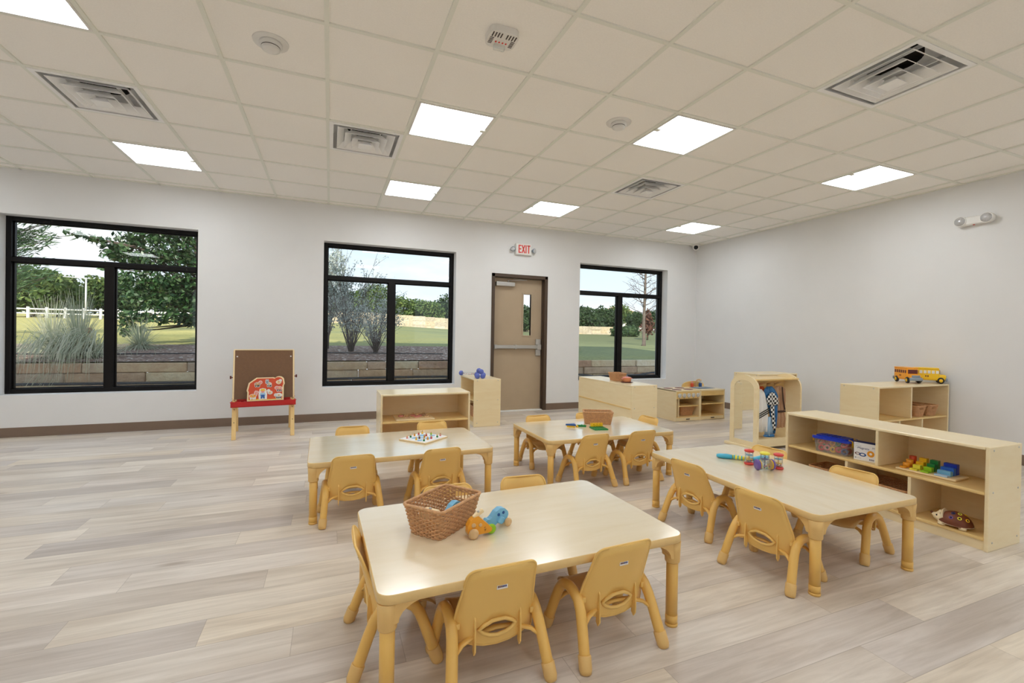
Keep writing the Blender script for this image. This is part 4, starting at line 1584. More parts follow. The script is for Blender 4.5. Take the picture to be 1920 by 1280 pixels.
CH = [
    (0.540, 1.530, 0.5, 'tan toddler chair with its back to us at the front table, nearer the open floor'),
    (1.012, 1.520, 2.5, 'tan toddler chair, back to us, at the front table, nearer the long low shelf'),
    (0.232, 1.788, -90, 'tan toddler chair at the short end of the front table, seen side-on'),
    (0.553, 2.095, 180, 'tan toddler chair mostly hidden behind the wicker basket of the front table'),
    (0.960, 2.110, 176, 'tan toddler chair across the front table, clear of the basket'),
    (0.138, 3.100, 3, 'tan toddler chair, back to us, at the peg puzzle table, nearer the easel'),
    (0.697, 3.100, 4, 'tan toddler chair, back to us, at the peg puzzle table, just beyond the basket'),
    (0.170, 3.755, 176, 'tan toddler chair across the peg puzzle table, nearer the easel'),
    (0.825, 3.780, 180, 'tan toddler chair across the peg puzzle table, in front of the open shelf'),
    (1.915, 3.150, 3, 'tan toddler chair, back to us, at the building brick table, left one of two'),
    (2.372, 3.155, 1, 'tan toddler chair, back to us, at the building brick table, right one of two'),
    (1.838, 3.785, 180, 'tan toddler chair across the building brick table, nearest the door'),
    (2.372, 3.785, 180, 'tan toddler chair mostly hidden behind the basket of the building brick table'),
    (2.707, 3.530, 94, 'tan toddler chair at the short end of the building brick table, nearest the toy kitchen'),
    (2.160, 2.192, -82.5, 'tan toddler chair with its back to us at the rattle table, farther from us'),
    (2.092, 1.641, -81.5, 'tan toddler chair, back to us, at the rattle table, nearest us by the table leg'),
    (2.728, 2.250, 97, 'tan toddler chair across the rattle table, just behind the rattles'),
    (2.738, 1.703, 97.5, 'tan toddler chair between the rattle table and the long low shelf, nearest us'),
]
x, y, a, lab = CH[0]
chair0 = thing('toddler_chair', lab, 'chair', (x, y, 0), radians(a), 'tan toddler chairs around the tables')
chair_parts(chair0)
for x, y, a, lab in CH[1:]:
    dup(chair0, (x, y, 0), radians(a), lab)


# ================================================================== SHELVES
def bolt(b, p, ax):
    if ax == 'x':
        b.ball(p, 0.006, sc=(0.5, 1, 1), seg=8, rings=4)
    elif ax == 'y':
        b.ball(p, 0.006, sc=(1, 0.5, 1), seg=8, rings=4)
    else:
        b.ball(p, 0.006, sc=(1, 1, 0.5), seg=8, rings=4)


def shelf(label, loc, rz, W, D, Hh, mid, ups=(), lows=(), kick=0.055, backsplit=False):
    """open toy shelf: front faces -y, origin on the floor at its middle"""
    t = thing('toy_shelf', label, 'shelf', loc, rz)
    th = 0.019
    for sx in (-1, 1):
        b = MB().box((sx * W / 2, -D / 2, 0), (sx * (W / 2 - th), D / 2, Hh), 0.005)
        sp = b.build('side_panel', 'birch', t)
        b = MB()
        for z in (0.05, mid, Hh - 0.02):
            for y in (-D / 2 + 0.045, D / 2 - 0.04):
                bolt(b, (sx * W / 2, y, z), 'x')
        b.build('bolt', 'steel', sp)
    i = W / 2 - th
    MB().box((-i, -D / 2 + 0.002, Hh - th), (i, D / 2, Hh - 0.001), 0.005).build('top_panel', 'birch', t)
    MB().box((-i, -D / 2 + 0.006, mid - th), (i, D / 2 - 0.006, mid), 0.006).build('shelf_board', 'birch_edge', t)
    MB().box((-i, -D / 2 + 0.006, kick), (i, D / 2 - 0.006, kick + th), 0.006).build('bottom_board', 'birch_edge', t)
    MB().box((-i, -D / 2 + 0.018, 0.0), (i, -D / 2 + 0.030, kick)).build('kick_board', 'birch', t)
    MB().box((-i, D / 2 - 0.008, 0.01), (i, D / 2 - 0.001, Hh - th)).build('back_panel', 'birch', t)
    if backsplit:
        MB().box((-i, D / 2 - 0.001, mid - th), (i, D / 2 + 0.005, mid), 0.002).build('back_rail', 'birch_edge', t)
    for x in ups:
        MB().box((x - th / 2, -D / 2 + 0.008, mid), (x + th / 2, D / 2 - 0.008, Hh - th), 0.004).build('divider', 'birch', t)
    for x in lows:
        MB().box((x - th / 2, -D / 2 + 0.008, kick + th), (x + th / 2, D / 2 - 0.008, mid - th), 0.004).build('divider', 'birch', t)
    return t


# facing us, behind the peg puzzle table
shelf('low open birch shelf with a knob puzzle on it, behind the peg puzzle table', (0.876, 4.585, 0), 0, 0.865, 0.41, 0.605, 0.345)
# beside the door, opening towards the easel
shelf('birch shelf beside the door with blue toy dumbbells on top', (1.885, 5.865, 0), radians(-90), 0.64, 0.365, 0.61, 0.34)
# under the window beyond the door, its back to the tables
shelf('birch shelf under the window beyond the door, a basket and toy pot on top', (3.472, 5.035, 0), radians(90), 1.232, 0.37, 0.61, 0.34, (0,), (), backsplit=True)
# long shelf near us, opening towards the tables
S6Y = 1.968
shelf('long low birch shelf nearest us with coloured pegs and a clear tub in it', (3.614, S6Y, 0), radians(-90), 1.232, 0.36, 0.592, 0.334, (S6Y - 1.925,), (S6Y - 2.119, S6Y - 1.735))
# tall shelf against the right wall
shelf('tall birch cubby shelf against the right-hand wall with two toy buses on top', (5.600, 2.965, 0), 0, 1.225, 0.365, 0.731, 0.392, (-0.048,), (-0.24, 0.15))
# shelf half hidden behind the dress-up stand
shelf('tall birch shelf half hidden behind the dress-up mirror stand', (5.455, 4.415, 0), 0, 0.70, 0.40, 0.731, 0.39, (), ())


# ================================================================== EASEL
t = thing('easel', 'double-sided brown board easel with red tray on pine legs against the wall', 'easel', (-0.695, 5.945, 0), radians(6.5))
ES = 0.285
tilt = math.atan2(0.235, 0.955)
for sy in (-1, 1):
    for sx in (-1, 1):
        b = MB()
        b.X = Matrix.Translation((sx * ES, sy * 0.012, 0.955)) @ Matrix.Rotation(-sy * tilt if False else sy * tilt, 4, 'X')
        b.box((-0.021, -0.011, -0.985), (0.021, 0.011, 0.0), 0.003)
        lo = b.build('leg', 'pine', t)
        b2 = MB()
        b2.X = b.X
        for z in (-0.56, -0.66, -0.80):
            b2.lathe([(0.005, -0.0125), (0.005, 0.0125)], 8, axis='y', c=(0, 0, z))
        b2.build('bolt', 'ink', lo)
    b = MB()
    b.X = Matrix.Translation((0, sy * 0.012, 0.955)) @ Matrix.Rotation(sy * tilt, 4, 'X')
    b.box((-0.292, sy * 0.012, -0.55), (0.292, sy * 0.020, 0.0), 0.001)
    bd = b.build('board', 'hardboard', t)
    b2 = MB()
    b2.X = b.X
    for (p, q) in (((-0.302, -0.55), (-0.290, 0.004)), ((0.290, -0.55), (0.302, 0.004)), ((-0.302, 0.0), (0.302, 0.008))):
        b2.box((p[0], sy * 0.010, p[1]), (q[0], sy * 0.023, q[1]), 0.001)
    b2.build('board_trim', 'cream', bd)
    if sy < 0:
        b2 = MB()
        b2.X = b.X
        for sx in (-1, 1):
            b2.box((sx * 0.268 - 0.007, -0.0225, -0.078), (sx * 0.268 + 0.007, -0.0195, -0.066))
        b2.build('clip', 'white', bd)
    # tray
    yy = sy * (0.012 + 0.955 * 0.246 - 0.41 * 0.246 + 0.028)
    b = MB()
    b.box((-0.318, yy - 0.05, 0.345), (0.318, yy + 0.05, 0.355), 0.002)
    for (p, q) in (((-0.318, yy - 0.05), (0.318, yy - 0.044)), ((-0.318, yy + 0.044), (0.318, yy + 0.05)), ((-0.318, yy - 0.05), (-0.312, yy + 0.05)), ((0.312, yy - 0.05), (0.318, yy + 0.05))):
        b.box((p[0], p[1], 0.345), (q[0], q[1], 0.405), 0.002)
    b.box((-0.324, yy - 0.056, 0.398), (0.324, yy - 0.044, 0.406), 0.002)
    tr = b.build('tray', 'red', t)
    b = MB()
    for x in (-0.25, -0.17, 0.17, 0.25):
        b.lathe([(0.026, 0.399), (0.026, 0.4065), (0.020, 0.4065), (0.020, 0.399)], 16, c=(x, yy + 0.005, 0))
    b.build('cup_ring', 'red', tr)
b = MB()
b.box((-0.30, -0.02, 0.955), (-0.25, 0.02, 0.963), 0.001).box((0.25, -0.02, 0.955), (0.30, 0.02, 0.963), 0.001)
b.build('hinge', 'cream', t)
for sx in (-1, 1):
    b = MB()
    b.tube([(sx * 0.30, -0.08, 0.66), (sx * 0.322, -0.08, 0.66)], 0.006, 8)
    b.box((sx * 0.318, -0.092, 0.645), (sx * 0.335, -0.068, 0.678), 0.003)
    b.build('side_knob', 'maroon', t)

# barn puzzle leaning on the easel tray
pz = thing('barn_puzzle', 'red barn-shaped wooden puzzle with farm animals, propped on the easel tray', 'puzzle', (-0.655, 5.716, 0.408), radians(6.5))
PT = Matrix.Rotation(-0.25, 4, 'X')
outl = [(-0.178, 0.0), (0.178, 0.0), (0.18, 0.16), (0.19, 0.185), (0.183, 0.235)] + [(0.135 + 0.05 * cos(radians(a)), 0.225 + 0.045 * sin(radians(a))) for a in range(20, 170, 25)] + [(0.075, 0.258), (-0.09, 0.258), (-0.165, 0.20), (-0.184, 0.115), (-0.176, 0.10)]
b = MB()
b.X = PT
b.prism(outl, -0.012, 0.0, 'xz')
b.build('board', 'cream', pz)
b = MB()
b.X = PT
cx_, cz_ = 0.0, 0.125
b.prism([(cx_ + (x - cx_) * 0.92, cz_ + (z - cz_) * 0.915) for x, z in outl], -0.0135, -0.011, 'xz')
b.build('barn_picture', 'barn', pz)
b = MB()
b.X = PT
b.prism([(-0.16, 0.010), (0.16, 0.010), (0.16, 0.018), (0.05, 0.014), (-0.05, 0.022), (-0.16, 0.016)], -0.0145, -0.012, 'xz')
b.build('straw_strip', 'yellow', pz)


def animal(name, label, x, z, s, kind):
    """small flat wooden piece with a printed farm animal"""
    p = thing(name, label, 'puzzle piece', Vector(pz.location) + Matrix.Rotation(radians(6.5), 3, 'Z') @ (PT.to_3x3() @ Vector((x, -0.0135, z))), radians(6.5), 'farm pieces in the barn puzzle')
    def mk(nm, blobs, y0, y1, mat):
        q = MB()
        q.X = Matrix.Rotation(-0.25, 4, 'X')
        for (bx, bz, rx, rz_) in blobs:
            q.prism([(s * (bx + rx * cos(2 * pi * k / 14)), s * (bz + rz_ * sin(2 * pi * k / 14))) for k in range(14)], y0, y1, 'xz')
        return q.build(nm, mat, p)
    body, head, legs, c1, c2, cl = {
        'cow': ([(-0.3, 0, 0.8, 0.5)], [(0.55, 0.55, 0.45, 0.45)], [(-0.8, -0.6, 0.16, 0.35), (-0.3, -0.6, 0.16, 0.35), (0.1, -0.6, 0.16, 0.35)], 'cloth_brown', 'pink', 'black'),
        'donkey': ([(0.3, -0.1, 0.6, 0.5)], [(-0.35, 0.5, 0.42, 0.5), (-0.6, 1.0, 0.14, 0.4), (-0.1, 1.0, 0.14, 0.4)], [(-0.1, -0.7, 0.16, 0.35), (0.4, -0.7, 0.16, 0.35), (0.75, -0.7, 0.16, 0.35)], 'lgrey', 'grey', 'black'),
        'duck': ([(0.1, -0.2, 0.65, 0.5)], [(-0.35, 0.45, 0.4, 0.4)], [(-0.75, 0.4, 0.18, 0.12)], 'white', 'white', 'orange'),
        'pig': ([(0.2, 0, 0.75, 0.5)], [(-0.5, 0.15, 0.5, 0.45)], [(-0.3, -0.65, 0.16, 0.3), (0.2, -0.65, 0.16, 0.3), (0.65, -0.65, 0.16, 0.3)], 'pink', 'pink', 'maroon'),
        'sheep': ([(0.2, 0, 0.85, 0.6)], [(-0.6, 0.1, 0.4, 0.4)], [(-0.3, -0.7, 0.16, 0.3), (0.2, -0.7, 0.16, 0.3), (0.65, -0.7, 0.16, 0.3)], 'white', 'lgrey', 'black'),
        'horse': ([(-0.3, -0.2, 0.8, 0.45)], [(0.45, 0.55, 0.3, 0.65), (0.75, 0.9, 0.3, 0.2)], [(-0.8, -0.75, 0.15, 0.4), (-0.2, -0.75, 0.15, 0.4), (0.25, -0.75, 0.15, 0.4)], 'bus_orange', 'pink', 'white'),
        'hen': ([(0.0, -0.1, 0.7, 0.5)], [(0.5, 0.4, 0.35, 0.35)], [(0.0, -0.6, 0.3, 0.1)], 'cream', 'white', 'yellow'),
    }[kind]
    mk('backing', [(bx, bz, rx + 0.14, rz_ + 0.14) for bx, bz, rx, rz_ in body + head + legs], -0.004, 0.0, 'white')
    mk('body', body, -0.006, -0.003, c1)
    mk('head', head, -0.0075, -0.003, c2)
    mk('legs', legs, -0.0055, -0.003, cl)
    k_ = MB()
    k_.X = Matrix.Rotation(-0.25, 4, 'X')
    k_.ball((s * body[0][0], -0.012, s * body[0][1]), 0.011, seg=10, rings=6)
    k_.build('knob', 'rawwood', p)


animal('cow_piece', 'brown cow piece at the top of the barn puzzle, below the roof slope', -0.070, 0.185, 0.033, 'cow')
animal('donkey_piece', 'grey donkey piece in the top middle of the barn puzzle', 0.025, 0.185, 0.033, 'donkey')
animal('hen_piece', 'cream hen piece in the silo top of the barn puzzle', 0.128, 0.205, 0.034, 'hen')
animal('pig_piece', 'pink pig piece below the hen on the barn puzzle', 0.128, 0.130, 0.036, 'pig')
animal('horse_piece', 'orange horse piece at the lower corner of the barn puzzle', -0.112, 0.062, 0.038, 'horse')
animal('duck_piece', 'white duck piece beside the farmer on the barn puzzle', 0.040, 0.092, 0.033, 'duck')
animal('sheep_piece', 'white sheep piece at the bottom of the barn puzzle under the pig', 0.122, 0.052, 0.036, 'sheep')
fm = thing('farmer_piece', 'farmer piece in yellow hat and blue trousers, middle of the barn puzzle', 'puzzle piece', Vector(pz.location) + Matrix.Rotation(radians(6.5), 3, 'Z') @ (PT.to_3x3() @ Vector((-0.028, -0.0135, 0.07))), radians(6.5), 'farm pieces in the barn puzzle')
for nm, mat, poly, y0 in (('backing', 'white', [(-0.038, -0.055), (0.04, -0.055), (0.042, 0.0), (0.03, 0.06), (0, 0.068), (-0.03, 0.06), (-0.042, 0)], -0.004),
                          ('trousers', 'deep_blue', [(-0.02, -0.048), (-0.004, -0.048), (0, -0.03), (0.004, -0.048), (0.02, -0.048), (0.018, -0.005), (-0.018, -0.005)], -0.006),
                          ('shirt', 'cloth_pale', [(-0.03, -0.012), (-0.018, -0.02), (0.018, -0.02), (0.03, -0.012), (0.02, 0.018), (-0.02, 0.018)], -0.0055),
                          ('face', 'pink', [(0.017 * cos(k * pi / 6), 0.03 + 0.015 * sin(k * pi / 6)) for k in range(12)], -0.0065),
                          ('hat', 'yellow', [(-0.026, 0.038), (0.026, 0.038), (0.016, 0.058), (-0.016, 0.058)], -0.0075)):
    b = MB()
    b.X = Matrix.Rotation(-0.25, 4, 'X')
    b.prism(poly, y0, 0.0, 'xz')
    b.build(nm, mat, fm)


# ================================================================== BASKETS
def basket_parts(t, mat):
    """flared wicker basket 0.28 x 0.20 at the rim, 0.117 high"""
    Hb = 0.117
    NS = 18
    b = MB()
    rows = 15

    def ring(h):
        w = 0.236 + (0.276 - 0.236) * h
        d = 0.150 + (0.196 - 0.150) * h
        return w, d

    def path(w, d, n):
        pts = rrect(w, d, 0.022, 4)
        per = [0]
        for i in range(len(pts)):
            per.append(per[-1] + sqrt((pts[i][0] - pts[(i + 1) % len(pts)][0]) ** 2 + (pts[i][1] - pts[(i + 1) % len(pts)][1]) ** 2))
        res = []
        j = 0
        for k in range(n):
            s = per[-1] * k / n
            while per[j + 1] < s:
                j += 1
            a, c = pts[j], pts[(j + 1) % len(pts)]
            f = (s - per[j]) / max(1e-9, per[j + 1] - per[j])
            x, y = a[0] + (c[0] - a[0]) * f, a[1] + (c[1] - a[1]) * f
            L = sqrt((c[0] - a[0]) ** 2 + (c[1] - a[1]) ** 2)
            res.append((x, y, (c[1] - a[1]) / L, -(c[0] - a[0]) / L))
        return res
    NP = 104
    for r in range(rows):
        h = (r + 0.5) / rows
        w, d = ring(h)
        pts = path(w, d, NP)
        run = []
        segs = []
        holey = 0.66 < h < 0.86
        for k, (x, y, nx, ny) in enumerate(pts):
            o = 0.0024 * (1 if ((k // 2) + r) % 2 else -1)
            p = (x + nx * o, y + ny * o, Hb * h)
            if holey and abs(x) > w / 2 - 0.02 and abs(y) < 0.034:
                if len(run) > 1:
                    segs.append(run)
                run = []
                continue
            run.append(p)
        if holey:
            if len(run) > 1:
                segs.append(run)
            for s_ in segs:
                b.tube(s_, 0.0036, 5, cap=False)
        else:
            b.tube(run, 0.0036, 5, closed=True)
    body = b.build('woven_side', mat, t, fix=False)
    b = MB()
    w0, d0 = ring(0)
    w1, d1 = ring(1)
    p0, p1 = path(w0, d0, 52), path(w1, d1, 52)
    for k in range(52):
        b.tube([(p0[k][0], p0[k][1], 0.002), (p1[k][0], p1[k][1], Hb)], 0.0026, 5, cap=False)
    b.build('stakes', mat, t, fix=False)
    b = MB()
    w, d = ring(1.02)
    b.tube([(x, y, Hb + 0.001) for x, y in rrect(w, d, 0.02, 5)], 0.0062, 8, closed=True)
    b.build('rim', mat, t)
    MB().prism(rrect(w0 - 0.004, d0 - 0.004, 0.02), 0.001, 0.006, 'xy').build('base', mat, t)


bA = thing('wicker_basket', 'open brown wicker basket of wooden toys on the front table', 'basket', (0.445, 1.855, TZ), radians(39), 'wicker baskets')
basket_parts(bA, 'wicker')
BK = [((2.300, 3.600, TZ), -26, 'brown wicker basket behind the building bricks on its table', (0.96, 0.8, 0.92)),
      ((3.475, 4.985, 0.61), 80, 'brown wicker basket on the shelf under the window beyond the door', (0.85, 0.8, 0.85)),
      ((4.790, 5.235, 0.063), 4, 'brown wicker basket inside the toy stove', (0.95, 1.2, 1.1)),
      ((5.765, 2.945, 0.393), 88, 'brown wicker basket in the tall cubby shelf, farther from the wall', (1.0, 0.85, 0.95)),
      ((5.985, 2.945, 0.393), 90, 'brown wicker basket in the tall cubby shelf, nearer the wall', (1.0, 0.9, 0.95)),
      ((3.620, 1.915, 0.075), 88, 'brown wicker basket low in the long shelf, behind the chair', (1.12, 1.3, 1.05)),
      ((3.640, 2.300, 0.075), 92, 'brown wicker basket low in the far end of the long shelf', (1.1, 1.2, 1.0)),
      ((1.880, 5.880, 0.075), 88, 'brown wicker basket low in the shelf beside the door', (1.1, 1.15, 1.3))]
for loc, a, lab, sc in BK:
    dup(bA, loc, radians(a), lab, scale=sc)


# ================================================================== TOYS ON THE FRONT TABLE
def wheel(b, c, r, w, ax='y'):
    b.lathe([(r * 0.6, -w / 2), (r * 0.92, -w / 2 + w * 0.15), (r, 0), (r * 0.92, w / 2 - w * 0.15), (r * 0.6, w / 2)], 22, axis=ax, c=c)


def disc_poly(cx, cz, r, n=18):
    return [(cx + r * cos(2 * pi * k / n), cz + r * sin(2 * pi * k / n)) for k in range(n)]


og = thing('wooden_giraffe_toy', 'orange wooden roll-along toy with round holes and a lime front wheel', 'toy', (0.553, 1.715, TZ), radians(2))
body = [(-0.046, 0.022), (-0.030, 0.012), (0.040, 0.014), (0.052, 0.020), (0.054, 0.030), (0.036, 0.048), (0.014, 0.068), (-0.004, 0.084), (-0.020, 0.080), (-0.036, 0.070), (-0.048, 0.050)]
MB().prism(body, -0.015, 0.015, 'xz').build('body', 'orange', og)
for (x, z, r) in ((-0.024, 0.052, 0.009), (0.004, 0.050, 0.007)):
    MB().lathe([(0.001, -0.0157), (r * 0.6, -0.0156), (r, -0.0162), (r, 0.0160), (0.001, 0.0157)], 14, axis='y', c=(x, 0, z)).build('spot_hole', 'rawwood', og)
b = MB()
wheel(b, (-0.026, -0.022, 0.021), 0.021, 0.014)
b.build('wheel', 'rawwood', og)
b = MB()
wheel(b, (-0.026, 0.022, 0.021), 0.021, 0.014)
b.build('wheel', 'rawwood', og)
b = MB()
wheel(b, (0.056, 0.0, 0.021), 0.020, 0.013)
b.build('wheel', 'lime', og)
b = MB()
b.X = Matrix.Translation((-0.006, 0, 0.086)) @ Matrix.Rotation(-0.55, 4, 'Y')
b.box((-0.018, -0.009, -0.006), (0.030, 0.009, 0.008), 0.004)
b.build('handle', 'cream', og)
MB().ball((0.0, -0.002, 0.098), 0.006, seg=10, rings=6).build('screw', 'steel', og)
b = MB()
for (p, q) in (((0.020, 0.036), (0.026, 0.040)), ((0.020, 0.030), (0.028, 0.031)), ((0.022, 0.024), (0.027, 0.028))):
    b.tube([(p[0], -0.0155, p[1]), (q[0], -0.0155, q[1])], 0.0009, 5)
b.build('printed_mark', 'ink', og)


def blue_toy(label, loc, rz):
    e_ = thing('wooden_elephant_toy', label, 'toy', loc, rz, 'blue wooden roll-along toys')
    poly = [(-0.052, 0.016), (-0.040, 0.010), (-0.020, 0.012), (0.000, 0.022), (0.016, 0.014), (0.034, 0.018), (0.046, 0.030), (0.054, 0.048), (0.050, 0.062), (0.034, 0.076), (0.014, 0.080), (-0.008, 0.070), (-0.026, 0.050), (-0.036, 0.044), (-0.048, 0.046), (-0.056, 0.040)]
    MB().prism(poly, -0.014, 0.014, 'xz').build('body', 'sky_blue', e_)
    for (x, z) in ((0.004, 0.056), (0.028, 0.060)):
        MB().lathe([(0.001, -0.0146), (0.0065, -0.0148), (0.0068, 0.0148), (0.001, 0.0146)], 14, axis='y', c=(x, 0, z)).build('eye_hole', 'deep_blue', e_)
    b = MB()
    b.X = Matrix.Translation((0.012, -0.018, 0.036)) @ Matrix.Rotation(0.5, 4, 'Y')
    b.box((-0.012, -0.006, -0.016), (0.016, 0.006, 0.012), 0.005)
    b.build('ear', 'sky_blue', e_)
    b = MB()
    wheel(b, (0.048, -0.020, 0.018), 0.018, 0.012)
    b.build('wheel', 'rawwood', e_)
    b = MB()
    wheel(b, (0.048, 0.020, 0.018), 0.018, 0.012)
    b.build('wheel', 'rawwood', e_)
    b = MB()
    wheel(b, (-0.040, 0.0, 0.016), 0.016, 0.031)
    b.build('wheel', 'sky_blue', e_)


blue_toy('blue wooden roll-along elephant on the front table beside the orange toy', (0.648, 1.772, TZ), radians(14))
blue_toy('blue wooden roll-along elephant lying inside the front table basket', (0.487, 1.880, TZ + 0.008), radians(30))
t = thing('wooden_roller', 'cream wooden toy with a screw lying in the front table basket', 'toy', (0.381, 1.804, TZ + 0.008), radians(-51))
MB().prism([(-0.05, 0.0), (0.05, 0.0), (0.055, 0.03), (0.045, 0.075), (0.03, 0.088), (-0.03, 0.088), (-0.05, 0.06)], -0.016, 0.016, 'xz').build('body', 'cream', t)
MB().ball((0.0, -0.002, 0.092), 0.0065, seg=10, rings=6).build('screw', 'steel', t)
MB().lathe([(0.024, -0.024), (0.024, -0.016)], 18, axis='y', c=(0.02, 0, 0.03)).build('wheel', 'orange', t)

# ================================================================== PEG PUZZLE
t = thing('peg_puzzle_board', 'square blue and white wooden peg puzzle board on its own table', 'puzzle', (0.668, 3.455, TZ), radians(40))
MB().box((-0.135, -0.125, 0), (0.135, 0.125, 0.011), 0.003).build('board', 'cream', t)
MB().box((-0.131, -0.121, 0.010), (0.131, 0.121, 0.0122)).build('printed_face', 'print_white', t)
b = MB()
for (x, y, r) in ((-0.05, 0.04, 0.03), (0.04, 0.05, 0.036), (0.0, -0.05, 0.034), (0.08, -0.02, 0.024), (-0.09, -0.04, 0.022), (-0.02, 0.0, 0.02)):
    b.prism([(x + r * cos(2 * pi * k / 14) * (1 + 0.2 * sin(3 * k)), y + 0.8 * r * sin(2 * pi * k / 14)) for k in range(14)], 0.0115, 0.0130, 'xy')
b.build('blue_print', 'sky_blue', t)
pegc = ['green', 'orange', 'coral', 'green', 'pink', 'yellow', 'maroon', 'orange', 'coral', 'lime', 'pink', 'green', 'orange', 'coral', 'yellow']
words = {'green': 'green', 'orange': 'orange', 'coral': 'red', 'pink': 'pink', 'yellow': 'yellow', 'maroon': 'dark red', 'lime': 'lime'}
Rz = Matrix.Rotation(radians(40), 3, 'Z')
seen = {}
for k, c in enumerate(pegc):
    px, py = -0.10 + 0.05 * (k % 5) + rnd.uniform(-0.008, 0.008), -0.08 + 0.08 * (k // 5) + rnd.uniform(-0.012, 0.012)
    p = Vector((0.668, 3.455, TZ)) + Rz @ Vector((px, py, 0.0125))
    cnt = seen.get(c, 0)
    seen[c] = cnt + 1
    q = thing('peg', words[c] + ' bottomed wooden peg figure standing in the blue and white puzzle board', 'peg', p, 0, words[c] + ' pegs in the puzzle board')
    MB().lathe([(0.007, 0.0), (0.0075, 0.010), (0.006, 0.013)], 10).build('body', c, q)
    MB().ball((0, 0, 0.018), 0.0068, seg=10, rings=6).build('head', 'rawwood', q)

# ================================================================== BUILDING BRICKS
t = thing('brick_baseplate', 'flat green square building plate in front of the basket', 'building toy', (2.168, 3.372, TZ), radians(-8))
MB().box((-0.062, -0.062, 0), (0.062, 0.062, 0.010), 0.002).build('plate', 'green', t)
b = MB()
for i in range(5):
    for j in range(5):
        b.lathe([(0.008, 0.009), (0.008, 0.013), (0.001, 0.013)], 10, c=(-0.048 + 0.024 * i, -0.048 + 0.024 * j, 0))
b.build('studs', 'green', t)
for i in range(4):
    p = Matrix.Rotation(radians(-8), 3, 'Z') @ Vector((-0.042 + 0.028 * i, 0.048, 0.0131))
    t = thing('brick', ['yellow castle brick on the green plate, at the row end nearest the blue triangle', 'second yellow castle brick of the row on the green plate', 'third yellow castle brick of the row on the green plate', 'yellow castle brick on the green plate, at the row end farthest from the triangle'][i], 'building brick', Vector((2.168, 3.372, TZ)) + p, radians(-8), 'yellow bricks on the green plate')
    MB().box((-0.013, -0.013, 0), (0.013, 0.013, 0.020), 0.002).build('block', 'yellow', t)
    b = MB()
    for (x, y) in ((-0.0085, -0.0085), (0.0085, -0.0085), (-0.0085, 0.0085), (0.0085, 0.0085)):
        b.box((x - 0.0042, y - 0.0042, 0.019), (x + 0.0042, y + 0.0042, 0.029), 0.001)
    b.build('battlements', 'yellow', t)
t = thing('triangle_brick', 'blue triangular building brick with a yellow underside on the brick table', 'building brick', (1.972, 3.515, TZ), radians(-20))
MB().prism([(-0.045, 0.0), (0.04, -0.028), (0.036, 0.034)], 0.014, 0.028, 'xy').build('top', 'deep_blue', t)
MB().prism([(-0.036, 0.0), (0.036, -0.022), (0.033, 0.028)], 0.0, 0.014, 'xy').build('underside', 'yellow', t)
t = thing('flat_brick', 'thin green building brick between the blue triangle and the basket', 'building brick', (2.070, 3.490, TZ), radians(-12))
MB().prism([(-0.040, 0.012), (0.034, -0.016), (0.038, 0.010), (-0.03, 0.022)], 0.0, 0.017, 'xy').build('block', 'green', t)
MB().lathe([(0.006, 0.016), (0.006, 0.021), (0.001, 0.021)], 10, c=(0.0, 0.006, 0)).build('stud', 'green', t)
t = thing('small_brick', 'tiny yellow brick touching the blue triangle', 'building brick', (2.026, 3.500, TZ), 0.3)
MB().box((-0.009, -0.009, 0), (0.009, 0.009, 0.014), 0.002).build('block', 'yellow', t)

# ================================================================== RATTLES
def rattle(label, x, y, col, group):
    t = thing('bead_rattle', label, 'rattle', (x, y, TZ), 0, group)
    for z, top in ((0.0, 0), (0.080, 1)):
        MB().lathe([(0.001, z), (0.026, z + 0.001), (0.0295, z + 0.006), (0.028, z + 0.012), (0.018, z + 0.016), (0.001, z + 0.017)], 24).build('end_cap', col, t)
    MB().lathe([(0.0245, 0.013), (0.0255, 0.03), (0.0245, 0.055), (0.0255, 0.081)], 24).build('clear_tube', 'clear', t, fix=False)
    MB().tube([(0, 0, 0.015), (0, 0, 0.082)], 0.003, 8).build('rod', 'orange', t)
    for k, (z, c) in enumerate(((0.032, 'yellow'), (0.058, 'aqua'))):
        MB().lathe([(0.001, z), (0.021, z + 0.002), (0.021, z + 0.004), (0.001, z + 0.006)], 20).build('disc', c, t)
    for k in range(14):
        a = k * 2.4
        MB().ball((0.017 * cos(a), 0.017 * sin(a), 0.021 + 0.004 * (k % 3)), 0.0034, seg=7, rings=4).build('bead', ['navy', 'yellow', 'coral', 'green'][k % 4], t)


rattle('red-capped clear bead rattle nearest the blue clapper on the rattle table', 2.487, 2.118, 'coral', 'red-capped rattles')
rattle('red-capped clear bead rattle nearest the long low shelf', 2.580, 1.985, 'coral', 'red-capped rattles')
t = thing('wheeled_rattle', 'clear bead rattle with yellow cap and purple wheels, in front of the red-capped two', 'rattle', (2.475, 1.995, TZ), radians(-18))
MB().lathe([(0.001, 0.095), (0.026, 0.096), (0.0295, 0.101), (0.028, 0.107), (0.018, 0.111), (0.001, 0.112)], 24).build('end_cap', 'lemon', t)
MB().lathe([(0.025, 0.045), (0.026, 0.07), (0.025, 0.096)], 24).build('clear_tube', 'clear', t, fix=False)
MB().lathe([(0.029, -0.040), (0.030, 0.0), (0.029, 0.040)], 24, axis='x', c=(0, 0, 0.033)).build('clear_drum', 'clear', t, fix=False)
for s in (-1, 1):
    b = MB()
    b.lathe([(0.02, s * 0.040), (0.032, s * 0.041), (0.033, s * 0.046), (0.031, s * 0.052), (0.001, s * 0.053)], 24, axis='x', c=(0, 0, 0.033))
    b.build('wheel', 'violet', t)
    MB().lathe([(0.029, s * 0.033), (0.030, s * 0.040)], 24, axis='x', c=(0, 0, 0.033)).build('drum_band', 'yellow', t)
